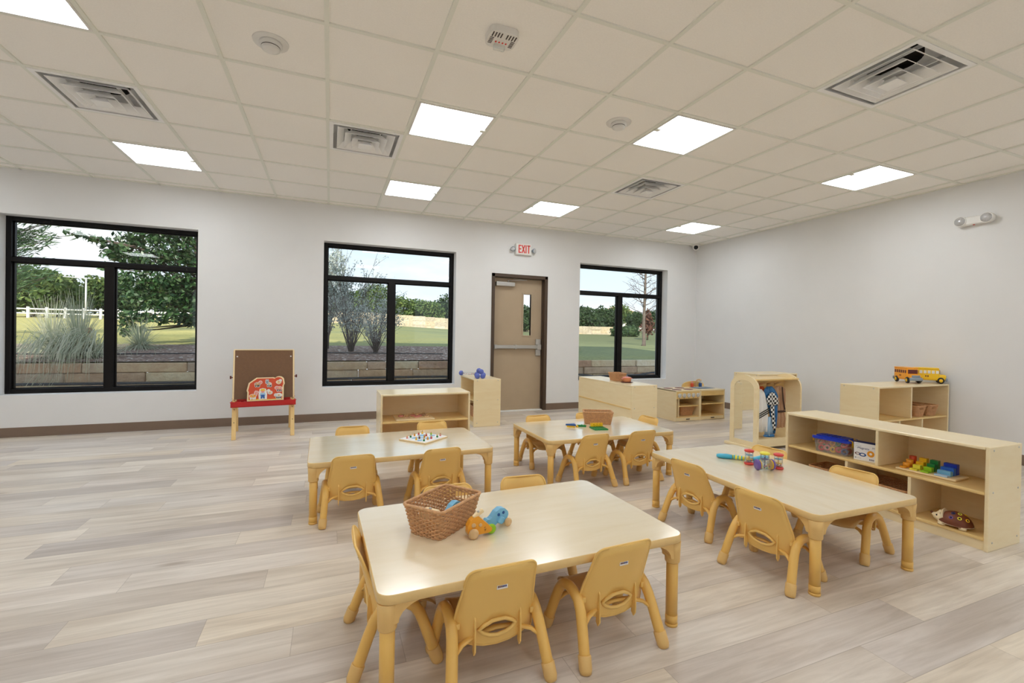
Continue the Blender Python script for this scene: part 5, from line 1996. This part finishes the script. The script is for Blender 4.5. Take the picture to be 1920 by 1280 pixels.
MB().tube([(0, 0, 0.01), (0, 0, 0.098)], 0.0035, 8).build('rod', 'navy', t)
MB().lathe([(0.001, 0.064), (0.022, 0.066), (0.022, 0.069), (0.001, 0.071)], 20).build('disc', 'navy', t)
for k in range(16):
    a = k * 2.4
    MB().ball((-0.03 + 0.004 * k, 0.015 * cos(a), 0.012 + 0.004 * (k % 4)), 0.0036, seg=7, rings=4).build('bead', ['yellow', 'green', 'navy', 'coral'][k % 4], t)

t = thing('clapper_stick', 'bent blue plastic clapper with a yellow striped grip behind the rattles', 'rattle', (2.520, 2.205, TZ), radians(-52))
def bar(nm, mat, pts, r, sq):
    MB().tube(pts, r, 12, squash=sq).build(nm, mat, t)
bar('paddle', 'aqua', [(-0.150, -0.010, 0.014), (-0.13, -0.008, 0.014), (-0.09, 0.0, 0.014), (-0.055, 0.004, 0.014)], [0.014, 0.024, 0.026, 0.022], 0.62)
bar('grip', 'lemon', [(-0.057, 0.004, 0.014), (0.0, 0.006, 0.014), (0.052, 0.006, 0.014)], 0.0155, 0.85)
for k in range(4):
    x = -0.042 + 0.022 * k
    bar('grip_ring', 'aqua', [(x - 0.0035, 0.005, 0.0145), (x + 0.0035, 0.005, 0.0145)], 0.0172, 0.85)
bar('fork', 'aqua', [(0.048, 0.006, 0.014), (0.08, 0.004, 0.018), (0.115, 0.020, 0.026), (0.145, 0.05, 0.034)], [0.019, 0.026, 0.030, 0.020], 0.62)

# ================================================================== THINGS ON THE LONG SHELF
ZS = 0.335
t = thing('clear_tub', 'frosted clear tub with royal blue lid and yellow handles in the long shelf', 'storage tub', (3.535, 2.262, ZS), radians(-82))
b = MB()
wb, db, wt, dt, hh = 0.215, 0.120, 0.235, 0.135, 0.105
p0, p1 = rrect(wb, db, 0.02), rrect(wt, dt, 0.02)
n = len(p0)
vs = [(x, y, 0.0) for x, y in p0] + [(x, y, hh) for x, y in p1]
b.add(vs, [tuple(range(n))[::-1]] + [(i, (i + 1) % n, n + (i + 1) % n, n + i) for i in range(n)])
b.build('tub_body', 'tub', t, fix=False)
b = MB()
b.prism(rrect(wt + 0.02, dt + 0.02, 0.022), hh - 0.008, hh + 0.010, 'xy').prism(rrect(wt - 0.02, dt - 0.02, 0.02), hh + 0.008, hh + 0.018, 'xy')
for k in range(5):
    b.box((-0.07 + 0.03 * k, -0.04, hh + 0.016), (-0.06 + 0.03 * k, 0.04, hh + 0.022), 0.002)
b.build('lid', 'blue', t)
for s in (-1, 1):
    b = MB()
    x = s * (wt / 2 + 0.012)
    b.tube([(x - s * 0.02, -0.035, hh + 0.014), (x + s * 0.004, -0.035, hh + 0.006), (x + s * 0.004, -0.03, hh - 0.034), (x + s * 0.004, 0.03, hh - 0.034), (x + s * 0.004, 0.035, hh + 0.006), (x - s * 0.02, 0.035, hh + 0.014)], 0.004, 8)
    b.build('handle', 'yellow', t)
ringc = ['coral', 'pink', 'yellow', 'coral', 'navy', 'barn', 'barn', 'orange', 'green', 'coral', 'green', 'navy', 'yellow', 'bus_orange', 'barn', 'orange', 'barn', 'yellow', 'green', 'coral']
rw = {'bus_orange': 'orange', 'coral': 'red', 'yellow': 'yellow', 'green': 'green', 'navy': 'dark blue', 'orange': 'amber', 'pink': 'pink', 'barn': 'deep orange'}
Rt = Matrix.Rotation(radians(-82), 3, 'Z')
proto = {}
for k, c in enumerate(ringc):
    lay_, kk = k // 5, k % 5
    px = -0.078 + 0.039 * kk + (0.0 if lay_ % 2 else 0.004)
    py = (-0.030, -0.030, 0.022, 0.022)[lay_]
    pzz = (0.026, 0.074, 0.026, 0.074)[lay_] + 0.006 * (kk % 2)
    p = Vector((3.535, 2.262, ZS)) + Rt @ Vector((px, py, pzz))
    b = MB()
    b.tube([(0.0165 * cos(2 * pi * i / 16), 0.0165 * sin(2 * pi * i / 16), 0) for i in range(16)], 0.0078, 8, closed=True)
    o = b.build('toy_ring', c)
    o.location = p
    o.rotation_euler = (rnd.uniform(0.95, 1.4), rnd.uniform(-0.3, 0.3), radians(-82) + rnd.uniform(-0.25, 0.25))
    tag(o, rw[c] + ' plastic ring inside the blue-lidded clear tub', 'toy', rw[c] + ' rings in the clear tub')

t = thing('toy_carton', 'white printed carton of ring toys beside the clear tub in the long shelf', 'box', (3.530, 2.035, ZS), radians(-80))
MB().box((-0.066, -0.036, 0), (0.066, 0.036, 0.124), 0.001).build('carton', 'print_white', t)
MB().box((0.0655, -0.0362, 0.001), (0.0668, 0.0362, 0.123)).build('green_side', 'lime', t)
MB().box((-0.066, -0.036, 0.1235), (0.066, 0.036, 0.1248)).build('blue_top', 'print_navy', t)
b = MB()
FX = Matrix.Rotation(radians(90), 4, 'X')
text_mesh(b, 'Magnets', 0.021, Matrix.Translation((-0.008, -0.0362, 0.087)) @ FX)
text_mesh(b, '3+', 0.016, Matrix.Translation((0.052, -0.0362, 0.098)) @ FX)
for k in range(5):
    b.box((0.028 + 0.006 * k, -0.0366, 0.010), (0.0315 + 0.006 * k, -0.0358, 0.020))
b.build('printed_words', 'print_navy', t, fix=False)
b = MB()
for k in range(3):
    b.box((-0.058, -0.0366, 0.113 - 0.013 * k), (-0.03 + 0.01 * k, -0.0358, 0.1145 - 0.013 * k))
b.box((-0.058, -0.0366, 0.012), (-0.05, -0.0358, 0.020)).box((-0.046, -0.0366, 0.013), (-0.02, -0.0358, 0.015))
b.build('fine_print', 'grey', t)


def pring(nm, c, x, z, rx, rz_, wd):
    q = MB()
    n = 24
    vs = []
    for r in (1.0, 1 - wd):
        vs += [(x + rx * r * cos(2 * pi * k / n), -0.0368, z + rz_ * r * sin(2 * pi * k / n)) for k in range(n)]
    q.add(vs, [(k, (k + 1) % n, n + (k + 1) % n, n + k) for k in range(n)])
    q.build(nm, c, t, fix=False)


pring('ring_picture', 'maroon', -0.042, 0.046, 0.017, 0.009, 0.4)
pring('ring_picture', 'deep_blue', -0.012, 0.042, 0.022, 0.013, 0.45)
pring('ring_picture', 'orange', 0.036, 0.056, 0.022, 0.022, 0.62)

# peg sorting board
Z2 = ZS
t = thing('sorting_board', 'pale wooden sorting board holding stepped coloured blocks in the long shelf', 'sorting toy', (3.585, 1.700, Z2), radians(-87))
MB().box((-0.145, -0.085, 0), (0.165, 0.085, 0.013), 0.005).build('board', 'cream', t)
RB = Matrix.Rotation(radians(-87), 3, 'Z')
sets = [('orange', ['orange', 'bus_orange', 'orange', 'barn'], ['amber', 'amber', 'orange', 'red']),
        ('yellow', ['lemon', 'lemon', 'yellow', 'yellow'], ['pale yellow', 'lemon', 'yellow', 'golden']),
        ('green', ['lime', 'lime', 'green', 'green'], ['pale lime', 'lime', 'green', 'dark green']),
        ('blue', ['pale_blue', 'sky_blue', 'mid_blue', 'blue'], ['palest blue', 'light blue', 'blue', 'royal blue'])]
hs_ = [0.010, 0.030, 0.046, 0.066]
steps = ['lowest', 'second lowest', 'second tallest', 'tallest']
for i, (g, cs, ws) in enumerate(sets):
    for k in range(4):
        w = [0.036, 0.040, 0.042, 0.066][i]
        xx = [-0.112, -0.052, 0.006, 0.088][i]
        yy = -0.060 + 0.040 * k
        p = Vector((3.585, 1.700, Z2)) + RB @ Vector((xx, yy, 0.0131))
        b = MB()
        if i == 0:
            b.lathe([(0.019, 0.0), (0.019, hs_[k] - 0.001), (0.017, hs_[k]), (0.001, hs_[k])], 20)
        else:
            b.box((-w / 2, -0.016, 0), (w / 2, 0.016, hs_[k]), 0.0015)
        o = b.build('sorting_block', cs[k])
        o.location = p
        o.rotation_euler = (0, 0, radians(-87))
        tag(o, '%s %s block, %s step of the %s row on the sorting board' % (ws[k], 'round' if i == 0 else 'square', steps[k], g), 'block', 'sorting blocks')

# hedgehog
hg = thing('hedgehog_toy', 'brown and cream plastic hedgehog toy with coloured peg holes in the long shelf', 'toy', (3.492, 1.532, 0.0755), radians(-84))
b = MB()
b.X = Matrix.Translation((0.012, 0, 0.014)) @ Matrix.Diagonal((0.92, 0.74, 0.86, 1))
prof = [(0.088 * cos(a), 0.088 * sin(a)) for a in [radians(k * 11.25) for k in range(9)]]
b.lathe([(max(0.001, r), z) for r, z in prof], 28)
b.build('shell', 'brown', hg)
b = MB()
b.X = Matrix.Translation((0.0, 0, 0.0))
b.ball((0.010, 0, 0.018), 0.086, sc=(0.98, 0.76, 0.16), seg=28)
b.tube([(-0.030, 0, 0.044), (-0.062, 0, 0.036), (-0.084, 0, 0.038), (-0.096, 0, 0.046)], [0.048, 0.036, 0.019, 0.008], 16)
for sx in (-0.04, 0.055):
    for sy in (-1, 1):
        b.tube([(sx, sy * 0.038, 0.0), (sx, sy * 0.036, 0.015)], [0.017, 0.020], 12)
for sy in (-1, 1):
    b.ball((-0.050, sy * 0.030, 0.074), 0.012, seg=10, rings=6, sc=(0.6, 1, 1))
b.build('body', 'skin', hg)
MB().ball((-0.100, 0, 0.049), 0.008, seg=10, rings=6).build('nose', 'brown', hg)
for sy in (-1, 1):
    MB().ball((-0.066, sy * 0.031, 0.048), 0.0048, seg=8, rings=5).build('eye', 'black', hg)
for k, (a, e_, c) in enumerate(((-95, 38, 'violet'), (-60, 42, 'lemon'), (-25, 36, 'yellow'), (-95, 66, 'navy'), (-40, 68, 'lemon'), (80, 50, 'violet'), (30, 55, 'yellow'))):
    a, e_ = radians(a), radians(e_)
    d = Vector((cos(e_) * cos(a), cos(e_) * sin(a), sin(e_)))
    b = MB()
    pos = Vector((0.012 + 0.92 * 0.0885 * d.x, 0.74 * 0.0885 * d.y, 0.014 + 0.86 * 0.0885 * d.z))
    b.X = Matrix.Translation(pos) @ Vector((d.x / 0.92, d.y / 0.74, d.z / 0.86)).to_track_quat('Z', 'Y').to_matrix().to_4x4()
    b.tube([(0.0075 * cos(2 * pi * i / 16), 0.0075 * sin(2 * pi * i / 16), 0) for i in range(16)], 0.0026, 6, closed=True)
    o = b.build('peg_ring', c, hg)
    q = MB()
    q.X = b.X
    q.lathe([(0.001, 0.0012), (0.006, 0.0010)], 12).build('peg_hole', 'black', o, fix=False)

# ================================================================== TOY BUSES
def bus(label, loc, rz, col, front_open):
    t = thing('toy_bus', label, 'toy bus', loc, rz)
    t.scale = (0.98, 1.0, 1.14)
    b = MB()
    b.box((-0.135, -0.058, 0.030), (0.085, 0.058, 0.142), 0.016, seg=3)
    b.box((0.06, -0.052, 0.030), (0.140, 0.052, 0.085), 0.014, seg=3)
    b.box((-0.13, -0.060, 0.136), (0.08, 0.060, 0.148), 0.005)
    b.build('body', col, t)
    for s in (-1, 1):
        for k in range(6):
            x = -0.105 + 0.034 * k
            MB().box((x - 0.012, s * 0.0565, 0.094), (x + 0.012, s * 0.0595, 0.122), 0.002).build('window', 'white' if col == 'bus_yellow' else 'maroon', t)
        for x in (-0.03, -0.012):
            MB().box((x - 0.005, s * 0.0565, 0.062), (x + 0.005, s * 0.0595, 0.076)).build('lettering', 'maroon', t)
    MB().box((0.083, -0.045, 0.09), (0.0875, 0.045, 0.128), 0.002).build('windscreen', 'maroon', t)
    MB().box((-0.138, -0.045, 0.09), (-0.1335, 0.045, 0.128), 0.002).build('rear_window', 'maroon', t)
    for x in (-0.142, 0.142):
        MB().box((x - 0.010, -0.062, 0.026), (x + 0.010, 0.062, 0.056), 0.008).build('bumper', 'grey', t)
    MB().box((0.133, -0.04, 0.056), (0.143, 0.04, 0.078), 0.003).build('grille', 'grey', t)
    for x in (-0.085, 0.095):
        for s in (-1, 1):
            b = MB()
            wheel(b, (x, s * 0.054, 0.030), 0.030, 0.024)
            o = b.build('wheel', 'rubber', t)
            MB().lathe([(0.016, s * 0.0), (0.016, s * 0.0125), (0.004, s * 0.015), (0.001, s * 0.015)], 16, axis='y', c=(x, s * 0.054, 0.030)).build('hub', 'yellow', o)


bus('yellow toy school bus seen side-on on the tall cubby shelf', (6.098, 2.915, 0.731), radians(-58), 'bus_yellow', False)
bus('orange toy bus with maroon windows, nose towards us, on the tall cubby shelf', (5.905, 3.015, 0.731), radians(-122), 'bus_orange', True)

# ================================================================== KNOB PUZZLE ON THE OPEN SHELF
t = thing('knob_puzzle_board', 'flat wooden knob puzzle tray on the open shelf behind the peg puzzle table', 'puzzle', (0.775, 4.535, 0.3455), radians(-1))
MB().box((-0.185, -0.13, 0), (0.185, 0.13, 0.010), 0.003).build('tray', 'birch', t)
MB().prism(rrect(0.345, 0.235, 0.01), 0.0095, 0.0108, 'xy').build('printed_face', 'cream', t)
spots = [(-0.115, 0.055), (-0.07, -0.035), (-0.05, 0.02), (0.0, 0.06), (0.03, -0.02), (0.11, 0.06), (0.125, -0.02), (0.06, 0.03)]
nm_ = ['knobbed puzzle piece in the corner of the wooden tray nearest the easel', 'knobbed puzzle piece at the front edge of the wooden tray, nearest the easel', 'knobbed puzzle piece between the corner and front ones in the wooden tray', 'knobbed puzzle piece in the middle of the back row of the wooden tray',
       'knobbed puzzle piece in the middle of the front row of the wooden tray', 'knobbed puzzle piece in the door-side back corner of the wooden tray', 'knobbed puzzle piece at the door-side front corner of the wooden tray', 'knobbed puzzle piece just behind the middle front one in the wooden tray']
for k, ((x, y), lab) in enumerate(zip(spots, nm_)):
    q = thing('puzzle_piece', lab, 'puzzle piece', (0.775 + x, 4.535 + y, 0.3564), 0, 'knobbed pieces of the wooden tray')
    MB().prism([(0.026 * cos(2 * pi * i / 16) * (1 + 0.1 * cos(3 * i)), 0.022 * sin(2 * pi * i / 16)) for i in range(16)], 0, 0.012, 'xy').build('piece', ['pink', 'cloth_brown', 'rawwood', 'pink'][k % 4], q)
    MB().lathe([(0.005, 0.011), (0.005, 0.020), (0.014, 0.024), (0.014, 0.030), (0.001, 0.032)], 14).build('knob', 'rawwood', q)

# ================================================================== TOYS ON THE SHELF BESIDE THE DOOR
def dumbbell(label, p, rz, L, tri=False):
    t = thing('toy_dumbbell', label, 'toy', p, rz, 'blue and clear toy shakers')
    t.scale = (1.25, 1.3, 1.3)
    b = MB()
    b.tube([(-L / 2, 0, 0.026), (L / 2, 0, 0.026)], 0.013, 12)
    b.build('clear_handle', 'clear', t, fix=False)
    b = MB()
    for k in range(5):
        b.ball((-L * 0.35 + L * 0.17 * k, 0, 0.022), 0.0045, seg=7, rings=4)
    b.build('beads', 'coral', t)
    for s in (-1, 1):
        b = MB()
        b.lathe([(0.012, s * (L / 2 - 0.008)), (0.025, s * (L / 2 - 0.004)), (0.026, s * (L / 2 + 0.014)), (0.022, s * (L / 2 + 0.022)), (0.001, s * (L / 2 + 0.023))], 20, axis='x', c=(0, 0, 0.026))
        b.build('end_cap', 'navy_blue', t)


M['navy_blue'] = plain('periwinkle_plastic', (92, 108, 190), 0.4, 0.04)
dumbbell('blue-ended clear toy shaker lying farthest back on the shelf beside the door', (1.775, 6.02, 0.611), radians(-52), 0.20)
dumbbell('blue-ended clear toy shaker lying nearest us on the shelf beside the door', (1.790, 5.70, 0.611), radians(75), 0.13)
dumbbell('blue-ended clear toy shaker lying beside the nearest one, closer to the door', (1.868, 5.69, 0.611), radians(70), 0.13)
dumbbell('blue-ended clear toy shaker resting on top of the other two near the door', (1.829, 5.70, 0.667), radians(82), 0.12)

# ================================================================== TOYS ON THE WINDOW SHELF
t = thing('toy_pot', 'small orange toy cooking pot with a pale lid beside the basket on the window shelf', 'toy pot', (3.465, 4.765, 0.619), 0)
MB().lathe([(0.045, 0.0), (0.052, 0.006), (0.053, 0.050), (0.055, 0.052)], 24).build('pot', 'terracotta', t)
MB().lathe([(0.056, 0.051), (0.054, 0.056), (0.02, 0.064), (0.001, 0.065)], 24).build('lid', 'pink', t)
MB().ball((0, 0, 0.071), 0.010, seg=10, rings=6).build('lid_knob', 'grey', t)
for s in (-1, 1):
    MB().box((s * 0.05, -0.016, 0.034), (s * 0.078, 0.016, 0.044), 0.004).build('handle', 'pink', t)
t = thing('toy_plate', 'thin dark red toy plate under the toy pot on the window shelf', 'toy plate', (3.462, 4.762, 0.6105), 0)
MB().lathe([(0.03, 0), (0.07, 0.003), (0.078, 0.008), (0.07, 0.0085), (0.03, 0.006), (0.001, 0.006)], 24).build('plate', 'maroon', t)

# ================================================================== TOY KITCHEN
def kitchen_carcass(t, W, D, Hh):
    th = 0.017
    for s in (-1, 1):
        MB().box((s * W / 2, -D / 2, 0), (s * (W / 2 - th), D / 2, Hh), 0.003).build('side_panel', 'birch', t)
    i = W / 2 - th
    MB().box((-i, -D / 2 + 0.004, 0.05), (i, D / 2 - 0.004, 0.062), 0.003).build('bottom_board', 'birch_edge', t)
    MB().box((-i, -D / 2 + 0.004, 0.004), (i, -D / 2 + 0.016, 0.05)).build('kick_board', 'birch', t)
    MB().box((-i, D / 2 - 0.008, 0.01), (i, D / 2, Hh - 0.02)).build('back_panel', 'birch', t)
    MB().box((-0.028, -D / 2 + 0.001, 0.020), (0.036, -D / 2 + 0.005, 0.033), 0.001).build('maker_plate', 'ink', t)


KD, KH = 0.405, 0.436
st_ = thing('toy_stove', 'birch toy stove with five silver dials and dark red burners', 'toy stove', (4.733, 5.262, 0))
kitchen_carcass(st_, 0.446, KD, KH)
MB().box((-0.223, -KD / 2, KH - 0.018), (0.223, KD / 2, KH), 0.004).build('top_panel', 'birch', st_)
MB().box((-0.206, -KD / 2 + 0.002, 0.318), (0.206, -KD / 2 + 0.018, KH - 0.018), 0.002).build('control_panel', 'birch_edge', st_)
MB().box((-0.16, -KD / 2 + 0.008, 0.205), (0.206, KD / 2 - 0.01, 0.217), 0.003).build('shelf_board', 'birch_edge', st_)
MB().box((-0.168, -KD / 2 + 0.006, 0.062), (-0.155, KD / 2 - 0.01, 0.318), 0.003).build('divider', 'birch', st_)
for k in range(5):
    x = -0.155 + 0.083 * k
    o = MB().lathe([(0.031, -KD / 2 + 0.002), (0.031, -KD / 2 - 0.006), (0.027, -KD / 2 - 0.010), (0.001, -KD / 2 - 0.010)], 22, axis='y', c=(x, 0, 0.365)).build('dial', 'lgrey', st_)
    q = MB()
    q.X = Matrix.Translation((x, -KD / 2 - 0.012, 0.365)) @ Matrix.Rotation(0.6, 4, 'Y')
    q.box((-0.006, -0.012, -0.026), (0.006, 0.003, 0.026), 0.003)
    q.build('dial_grip', 'steel', o)
    MB().box((x - 0.005, -KD / 2 - 0.002, 0.326), (x + 0.005, -KD / 2 + 0.004, 0.331)).build('dial_mark', 'ink', st_)
for (x, y) in ((-0.11, -0.09), (0.10, -0.09), (-0.11, 0.09), (0.10, 0.09)):
    MB().lathe([(0.001, KH + 0.003), (0.066, KH + 0.003), (0.068, KH)], 28, c=(x, y, 0)).build('burner', 'burner', st_)
sk = thing('toy_sink', 'birch toy sink unit with arched splashback joined beside the toy stove', 'toy sink', (5.192, 5.262, 0))
kitchen_carcass(sk, 0.466, KD, KH)
b = MB()
for (p, q) in (((-0.233, -KD / 2), (0.233, -0.10)), ((-0.233, 0.11), (0.233, KD / 2)), ((-0.233, -0.10), (-0.16, 0.11)), ((0.16, -0.10), (0.233, 0.11))):
    b.box((p[0], p[1], KH - 0.018), (q[0], q[1], KH), 0.002)
b.build('top_panel', 'birch', sk)
b = MB()
pa, pb, pc = rrect(0.34, 0.23, 0.05), rrect(0.30, 0.19, 0.05), rrect(0.26, 0.15, 0.05)
n = len(pa)
vs = [(x, y + 0.005, KH + 0.004) for x, y in pa] + [(x, y + 0.005, KH + 0.004) for x, y in pb] + [(x, y + 0.005, KH - 0.08) for x, y in pc]
b.add(vs, [(k, (k + 1) % n, n + (k + 1) % n, n + k) for k in range(n)] + [(n + k, n + (k + 1) % n, 2 * n + (k + 1) % n, 2 * n + k) for k in range(n)] + [tuple(range(2 * n, 3 * n))], 0, True)
b.build('basin', 'grey', sk, fix=False)
MB().box((-0.216, -KD / 2 + 0.002, 0.350), (0.216, -KD / 2 + 0.016, KH - 0.018), 0.002).build('front_rail', 'birch_edge', sk)
MB().box((-0.216, -KD / 2 + 0.008, 0.222), (0.216, KD / 2 - 0.01, 0.234), 0.003).build('shelf_board', 'birch_edge', sk)
MB().prism([(-0.215, KH)] + [(0.215 * cos(a) * (1 if abs(cos(a)) < 0.9 else 1), KH + 0.085 * sin(a) ** 0.7) for a in [pi - pi * k / 20 for k in range(1, 20)]] + [(0.215, KH)], KD / 2 - 0.014, KD / 2, 'xz').build('splashback', 'birch_edge', sk)
b = MB()
b.tube([(0.03, 0.165, KH), (0.03, 0.165, KH + 0.07), (0.035, 0.145, KH + 0.105), (0.04, 0.10, KH + 0.115), (0.04, 0.075, KH + 0.10)], 0.014, 12)
b.build('tap', 'rawwood', sk)
MB().lathe([(0.016, 0.088), (0.016, 0.098), (0.001, 0.099)], 14, c=(0.04, 0.075, KH)).build('tap_tip', 'lgrey', sk)
for (nm, lab, x, c) in (('toy_bottle', 'small orange-red toy bottle by the toy sink tap', 5.130, 'barn'), ('toy_cup', 'small dark blue toy cup by the toy sink tap', 5.290, 'deep_blue')):
    t = thing(nm, lab, 'toy', (x, 5.408, KH + 0.0005))
    MB().lathe([(0.022, 0), (0.024, 0.004), (0.024, 0.05), (0.02, 0.056)], 18).build('body', c, t)
    MB().lathe([(0.018, 0.055), (0.012, 0.075), (0.010, 0.088), (0.001, 0.089)], 14).build('cap', 'pink' if c == 'barn' else 'lgrey', t)

# ================================================================== DRESS-UP STAND
du = thing('dress_up_stand', 'birch dress-up stand with an arched mirror end and costumes hung inside', 'dress-up stand', (4.50, 3.63, 0))
X0, X1 = -0.325, 0.320                        # end panels
YA, YB2, ZT, ZSH = -0.178, 0.178, 0.795, 0.655


def arch(y0, y1, z0, zs, zt, n=12):
    c = (y0 + y1) / 2
    r = (y1 - y0) / 2
    return [(y0, z0), (y1, z0)] + [(c + r * cos(pi * k / n), zs + (zt - zs) * sin(pi * k / n)) for k in range(n + 1)]


outer = arch(YA, YB2, 0.03, ZSH, ZT)
inner = arch(YA + 0.052, YB2 - 0.052, 0.085, ZSH - 0.01, ZT - 0.058)
b = MB()
n = len(outer)
for (xa, xb) in ((X0 - 0.011, X0 + 0.011),):
    vs = [(xa, y, z) for y, z in outer] + [(xa, y, z) for y, z in inner] + [(xb, y, z) for y, z in outer] + [(xb, y, z) for y, z in inner]
    fs = []
    for k in range(n):
        j = (k + 1) % n
        fs += [(k, j, n + j, n + k), (2 * n + k, 3 * n + k, 3 * n + j, 2 * n + j), (k, 2 * n + k, 2 * n + j, j), (n + k, n + j, 3 * n + j, 3 * n + k)]
    b.add(vs, fs)
mp_ = b.build('mirror_panel', 'birch', du)
MB().prism(arch(YA + 0.045, YB2 - 0.045, 0.078, ZSH - 0.006, ZT - 0.05), X0 - 0.004, X0 + 0.009, 'yz').build('mirror_glass', 'mirror', mp_)
MB().prism(outer, X1 - 0.010, X1 + 0.010, 'yz').build('end_panel', 'birch', du)
MB().box((X0 + 0.01, YA + 0.02, ZT - 0.055), (X1 - 0.01, YB2 - 0.02, ZT - 0.038), 0.004).build('top_shelf', 'birch_edge', du)
rl = MB().box((X0 + 0.01, 0.02, 0.622), (X1 - 0.01, 0.038, ZT - 0.055), 0.003).build('hook_rail', 'birch_edge', du)
HX = [-0.19, -0.075, 0.045, 0.16]
for x in HX:
    b = MB()
    b.tube([(x, 0.02, 0.675), (x - 0.025, -0.045, 0.705)], 0.006, 8).tube([(x, 0.02, 0.675), (x + 0.025, -0.045, 0.705)], 0.006, 8).box((x - 0.012, 0.012, 0.65), (x + 0.012, 0.022, 0.695), 0.003)
    b.build('hook', 'rawwood', du)
b = MB()
b.box((X0 + 0.01, YA + 0.012, 0.03), (X1 - 0.01, YA + 0.026, 0.118), 0.003).box((X0 + 0.01, YB2 - 0.026, 0.03), (X1 - 0.01, YB2 - 0.012, 0.15), 0.003).box((X0 + 0.01, YA + 0.02, 0.045), (X1 - 0.01, YB2 - 0.02, 0.058))
b.build('bottom_bin', 'birch', du)
for x in (X0, X1):
    MB().box((x - 0.035, YA - 0.055, 0), (x + 0.035, YB2 + 0.055, 0.034), 0.008).build('base_runner', 'birch', du)


def drape(rows, nfold, depth, ph=0.0, nx=40, thick=0.003):
    """hanging cloth: rows of (z, x_left, x_right, y); folds run down it"""
    b = MB()
    m = len(rows)
    vs = []
    for lay in (0, 1):
        for (z, xl, xr, y) in rows:
            for i in range(nx + 1):
                u = i / nx
                f = depth * sin(2 * pi * nfold * u + ph + 1.3 * z) * (0.35 + 0.65 * min(1, (rows[0][0] - z) / 0.12))
                vs.append((xl + (xr - xl) * u, y + f + lay * thick, z))
    W = nx + 1
    q = m * W
    fs = []
    for lay in (0, 1):
        for j in range(m - 1):
            for i in range(nx):
                a = lay * q + j * W + i
                f = (a, a + 1, a + W + 1, a + W)
                fs.append(f if lay else f[::-1])
    for j in range(m - 1):
        for i in (0, nx):
            a = j * W + i
            fs.append((a, a + W, a + W + q, a + q))
    for i in range(nx):
        for j in (0, m - 1):
            a = j * W + i
            fs.append((a, a + 1, a + 1 + q, a + q))
    return b.add(vs, fs, 0, True)


def costume(name, label, x, y):
    return thing(name, label, 'costume', (4.50 + x, 3.63 + y, 0))


c1 = costume('white_costume', 'white costume with black stripes hanging next to the mirror panel', -0.19, -0.085)
drape([(0.64, -0.02, 0.03, 0.01), (0.60, -0.09, 0.07, 0), (0.50, -0.10, 0.10, -0.005), (0.35, -0.11, 0.11, -0.01), (0.18, -0.12, 0.10, -0.012)], 3, 0.016).build('robe', 'cloth_white', c1)
for k in range(3):
    z = 0.355 + 0.022 * k
    drape([(z + 0.009, -0.10, 0.13, -0.028), (z, -0.10, 0.13, -0.029)], 1, 0.004, 0.5, 14, 0.002)
    b = MB()
    b.X = Matrix.Translation((0.0, -0.034, z)) @ Matrix.Rotation(-0.36, 4, 'Y')
    b.box((-0.06, -0.001, -0.005), (0.12, 0.002, 0.005))
    b.build('black_stripe', 'black', c1)
c2 = costume('orange_costume', 'small orange costume with dark trim hanging behind the checkered one', -0.115, -0.035)
drape([(0.665, -0.02, 0.03, 0.0), (0.62, -0.075, 0.065, 0), (0.58, -0.05, 0.05, 0), (0.50, -0.03, 0.05, 0.0)], 2, 0.008).build('vest', 'cloth_orange', c2)
drape([(0.535, -0.055, 0.02, -0.02), (0.505, -0.03, 0.04, -0.02), (0.48, 0.0, 0.05, -0.02)], 1, 0.004, 0, 12).build('dark_trim', 'black', c2)
c3 = costume('racing_costume', 'blue costume with black and white checkered bands hanging in the middle', -0.035, -0.095)
drape([(0.665, -0.03, 0.05, 0.03), (0.63, -0.095, 0.075, 0.01), (0.56, -0.085, 0.115, 0), (0.48, -0.055, 0.105, 0), (0.36, -0.01, 0.10, 0), (0.24, 0.0, 0.085, 0), (0.15, 0.01, 0.06, 0)], 2, 0.012).build('suit', 'cloth_blue', c3)
drape([(0.34, -0.055, 0.02, -0.01), (0.24, -0.085, 0.01, -0.012), (0.135, -0.115, 0.02, -0.014)], 1.5, 0.010).build('pale_lining', 'cloth_pale', c3)
drape([(0.150, -0.14, 0.03, -0.022), (0.13, -0.12, 0.035, -0.022), (0.118, -0.02, 0.035, -0.022)], 1, 0.004).build('blue_hem', 'cloth_blue', c3)
b = drape([(0.605, -0.035, 0.02, -0.020), (0.55, -0.09, 0.06, -0.024), (0.49, -0.085, 0.095, -0.024), (0.465, -0.05, 0.085, -0.022)], 2, 0.006)
b.build('checkered_collar', 'checker', c3)
b = drape([(0.47, -0.035, 0.022, -0.022), (0.36, -0.02, 0.032, -0.022), (0.26, 0.0, 0.045, -0.022), (0.19, 0.015, 0.055, -0.022)], 1, 0.004)
b.build('checkered_band', 'checker', c3)
c4 = costume('brown_costume', 'brown costume with dark trim hanging nearest the far end panel', 0.135, -0.060)
drape([(0.665, -0.03, 0.04, 0.01), (0.63, -0.085, 0.085, 0), (0.50, -0.06, 0.09, 0), (0.38, -0.045, 0.075, 0), (0.30, -0.05, 0.10, 0), (0.20, -0.055, 0.09, 0.0)], 2.5, 0.016).build('cloak', 'cloth_brown', c4)
drape([(0.655, 0.0, 0.016, -0.026), (0.50, 0.02, 0.036, -0.028), (0.40, 0.05, 0.066, -0.026)], 0.5, 0.003, 0, 8).build('dark_trim', 'cloth_dark', c4)
drape([(0.395, -0.05, 0.07, -0.024), (0.375, -0.048, 0.075, -0.024)], 1, 0.004, 0, 12).build('dark_belt', 'cloth_dark', c4)
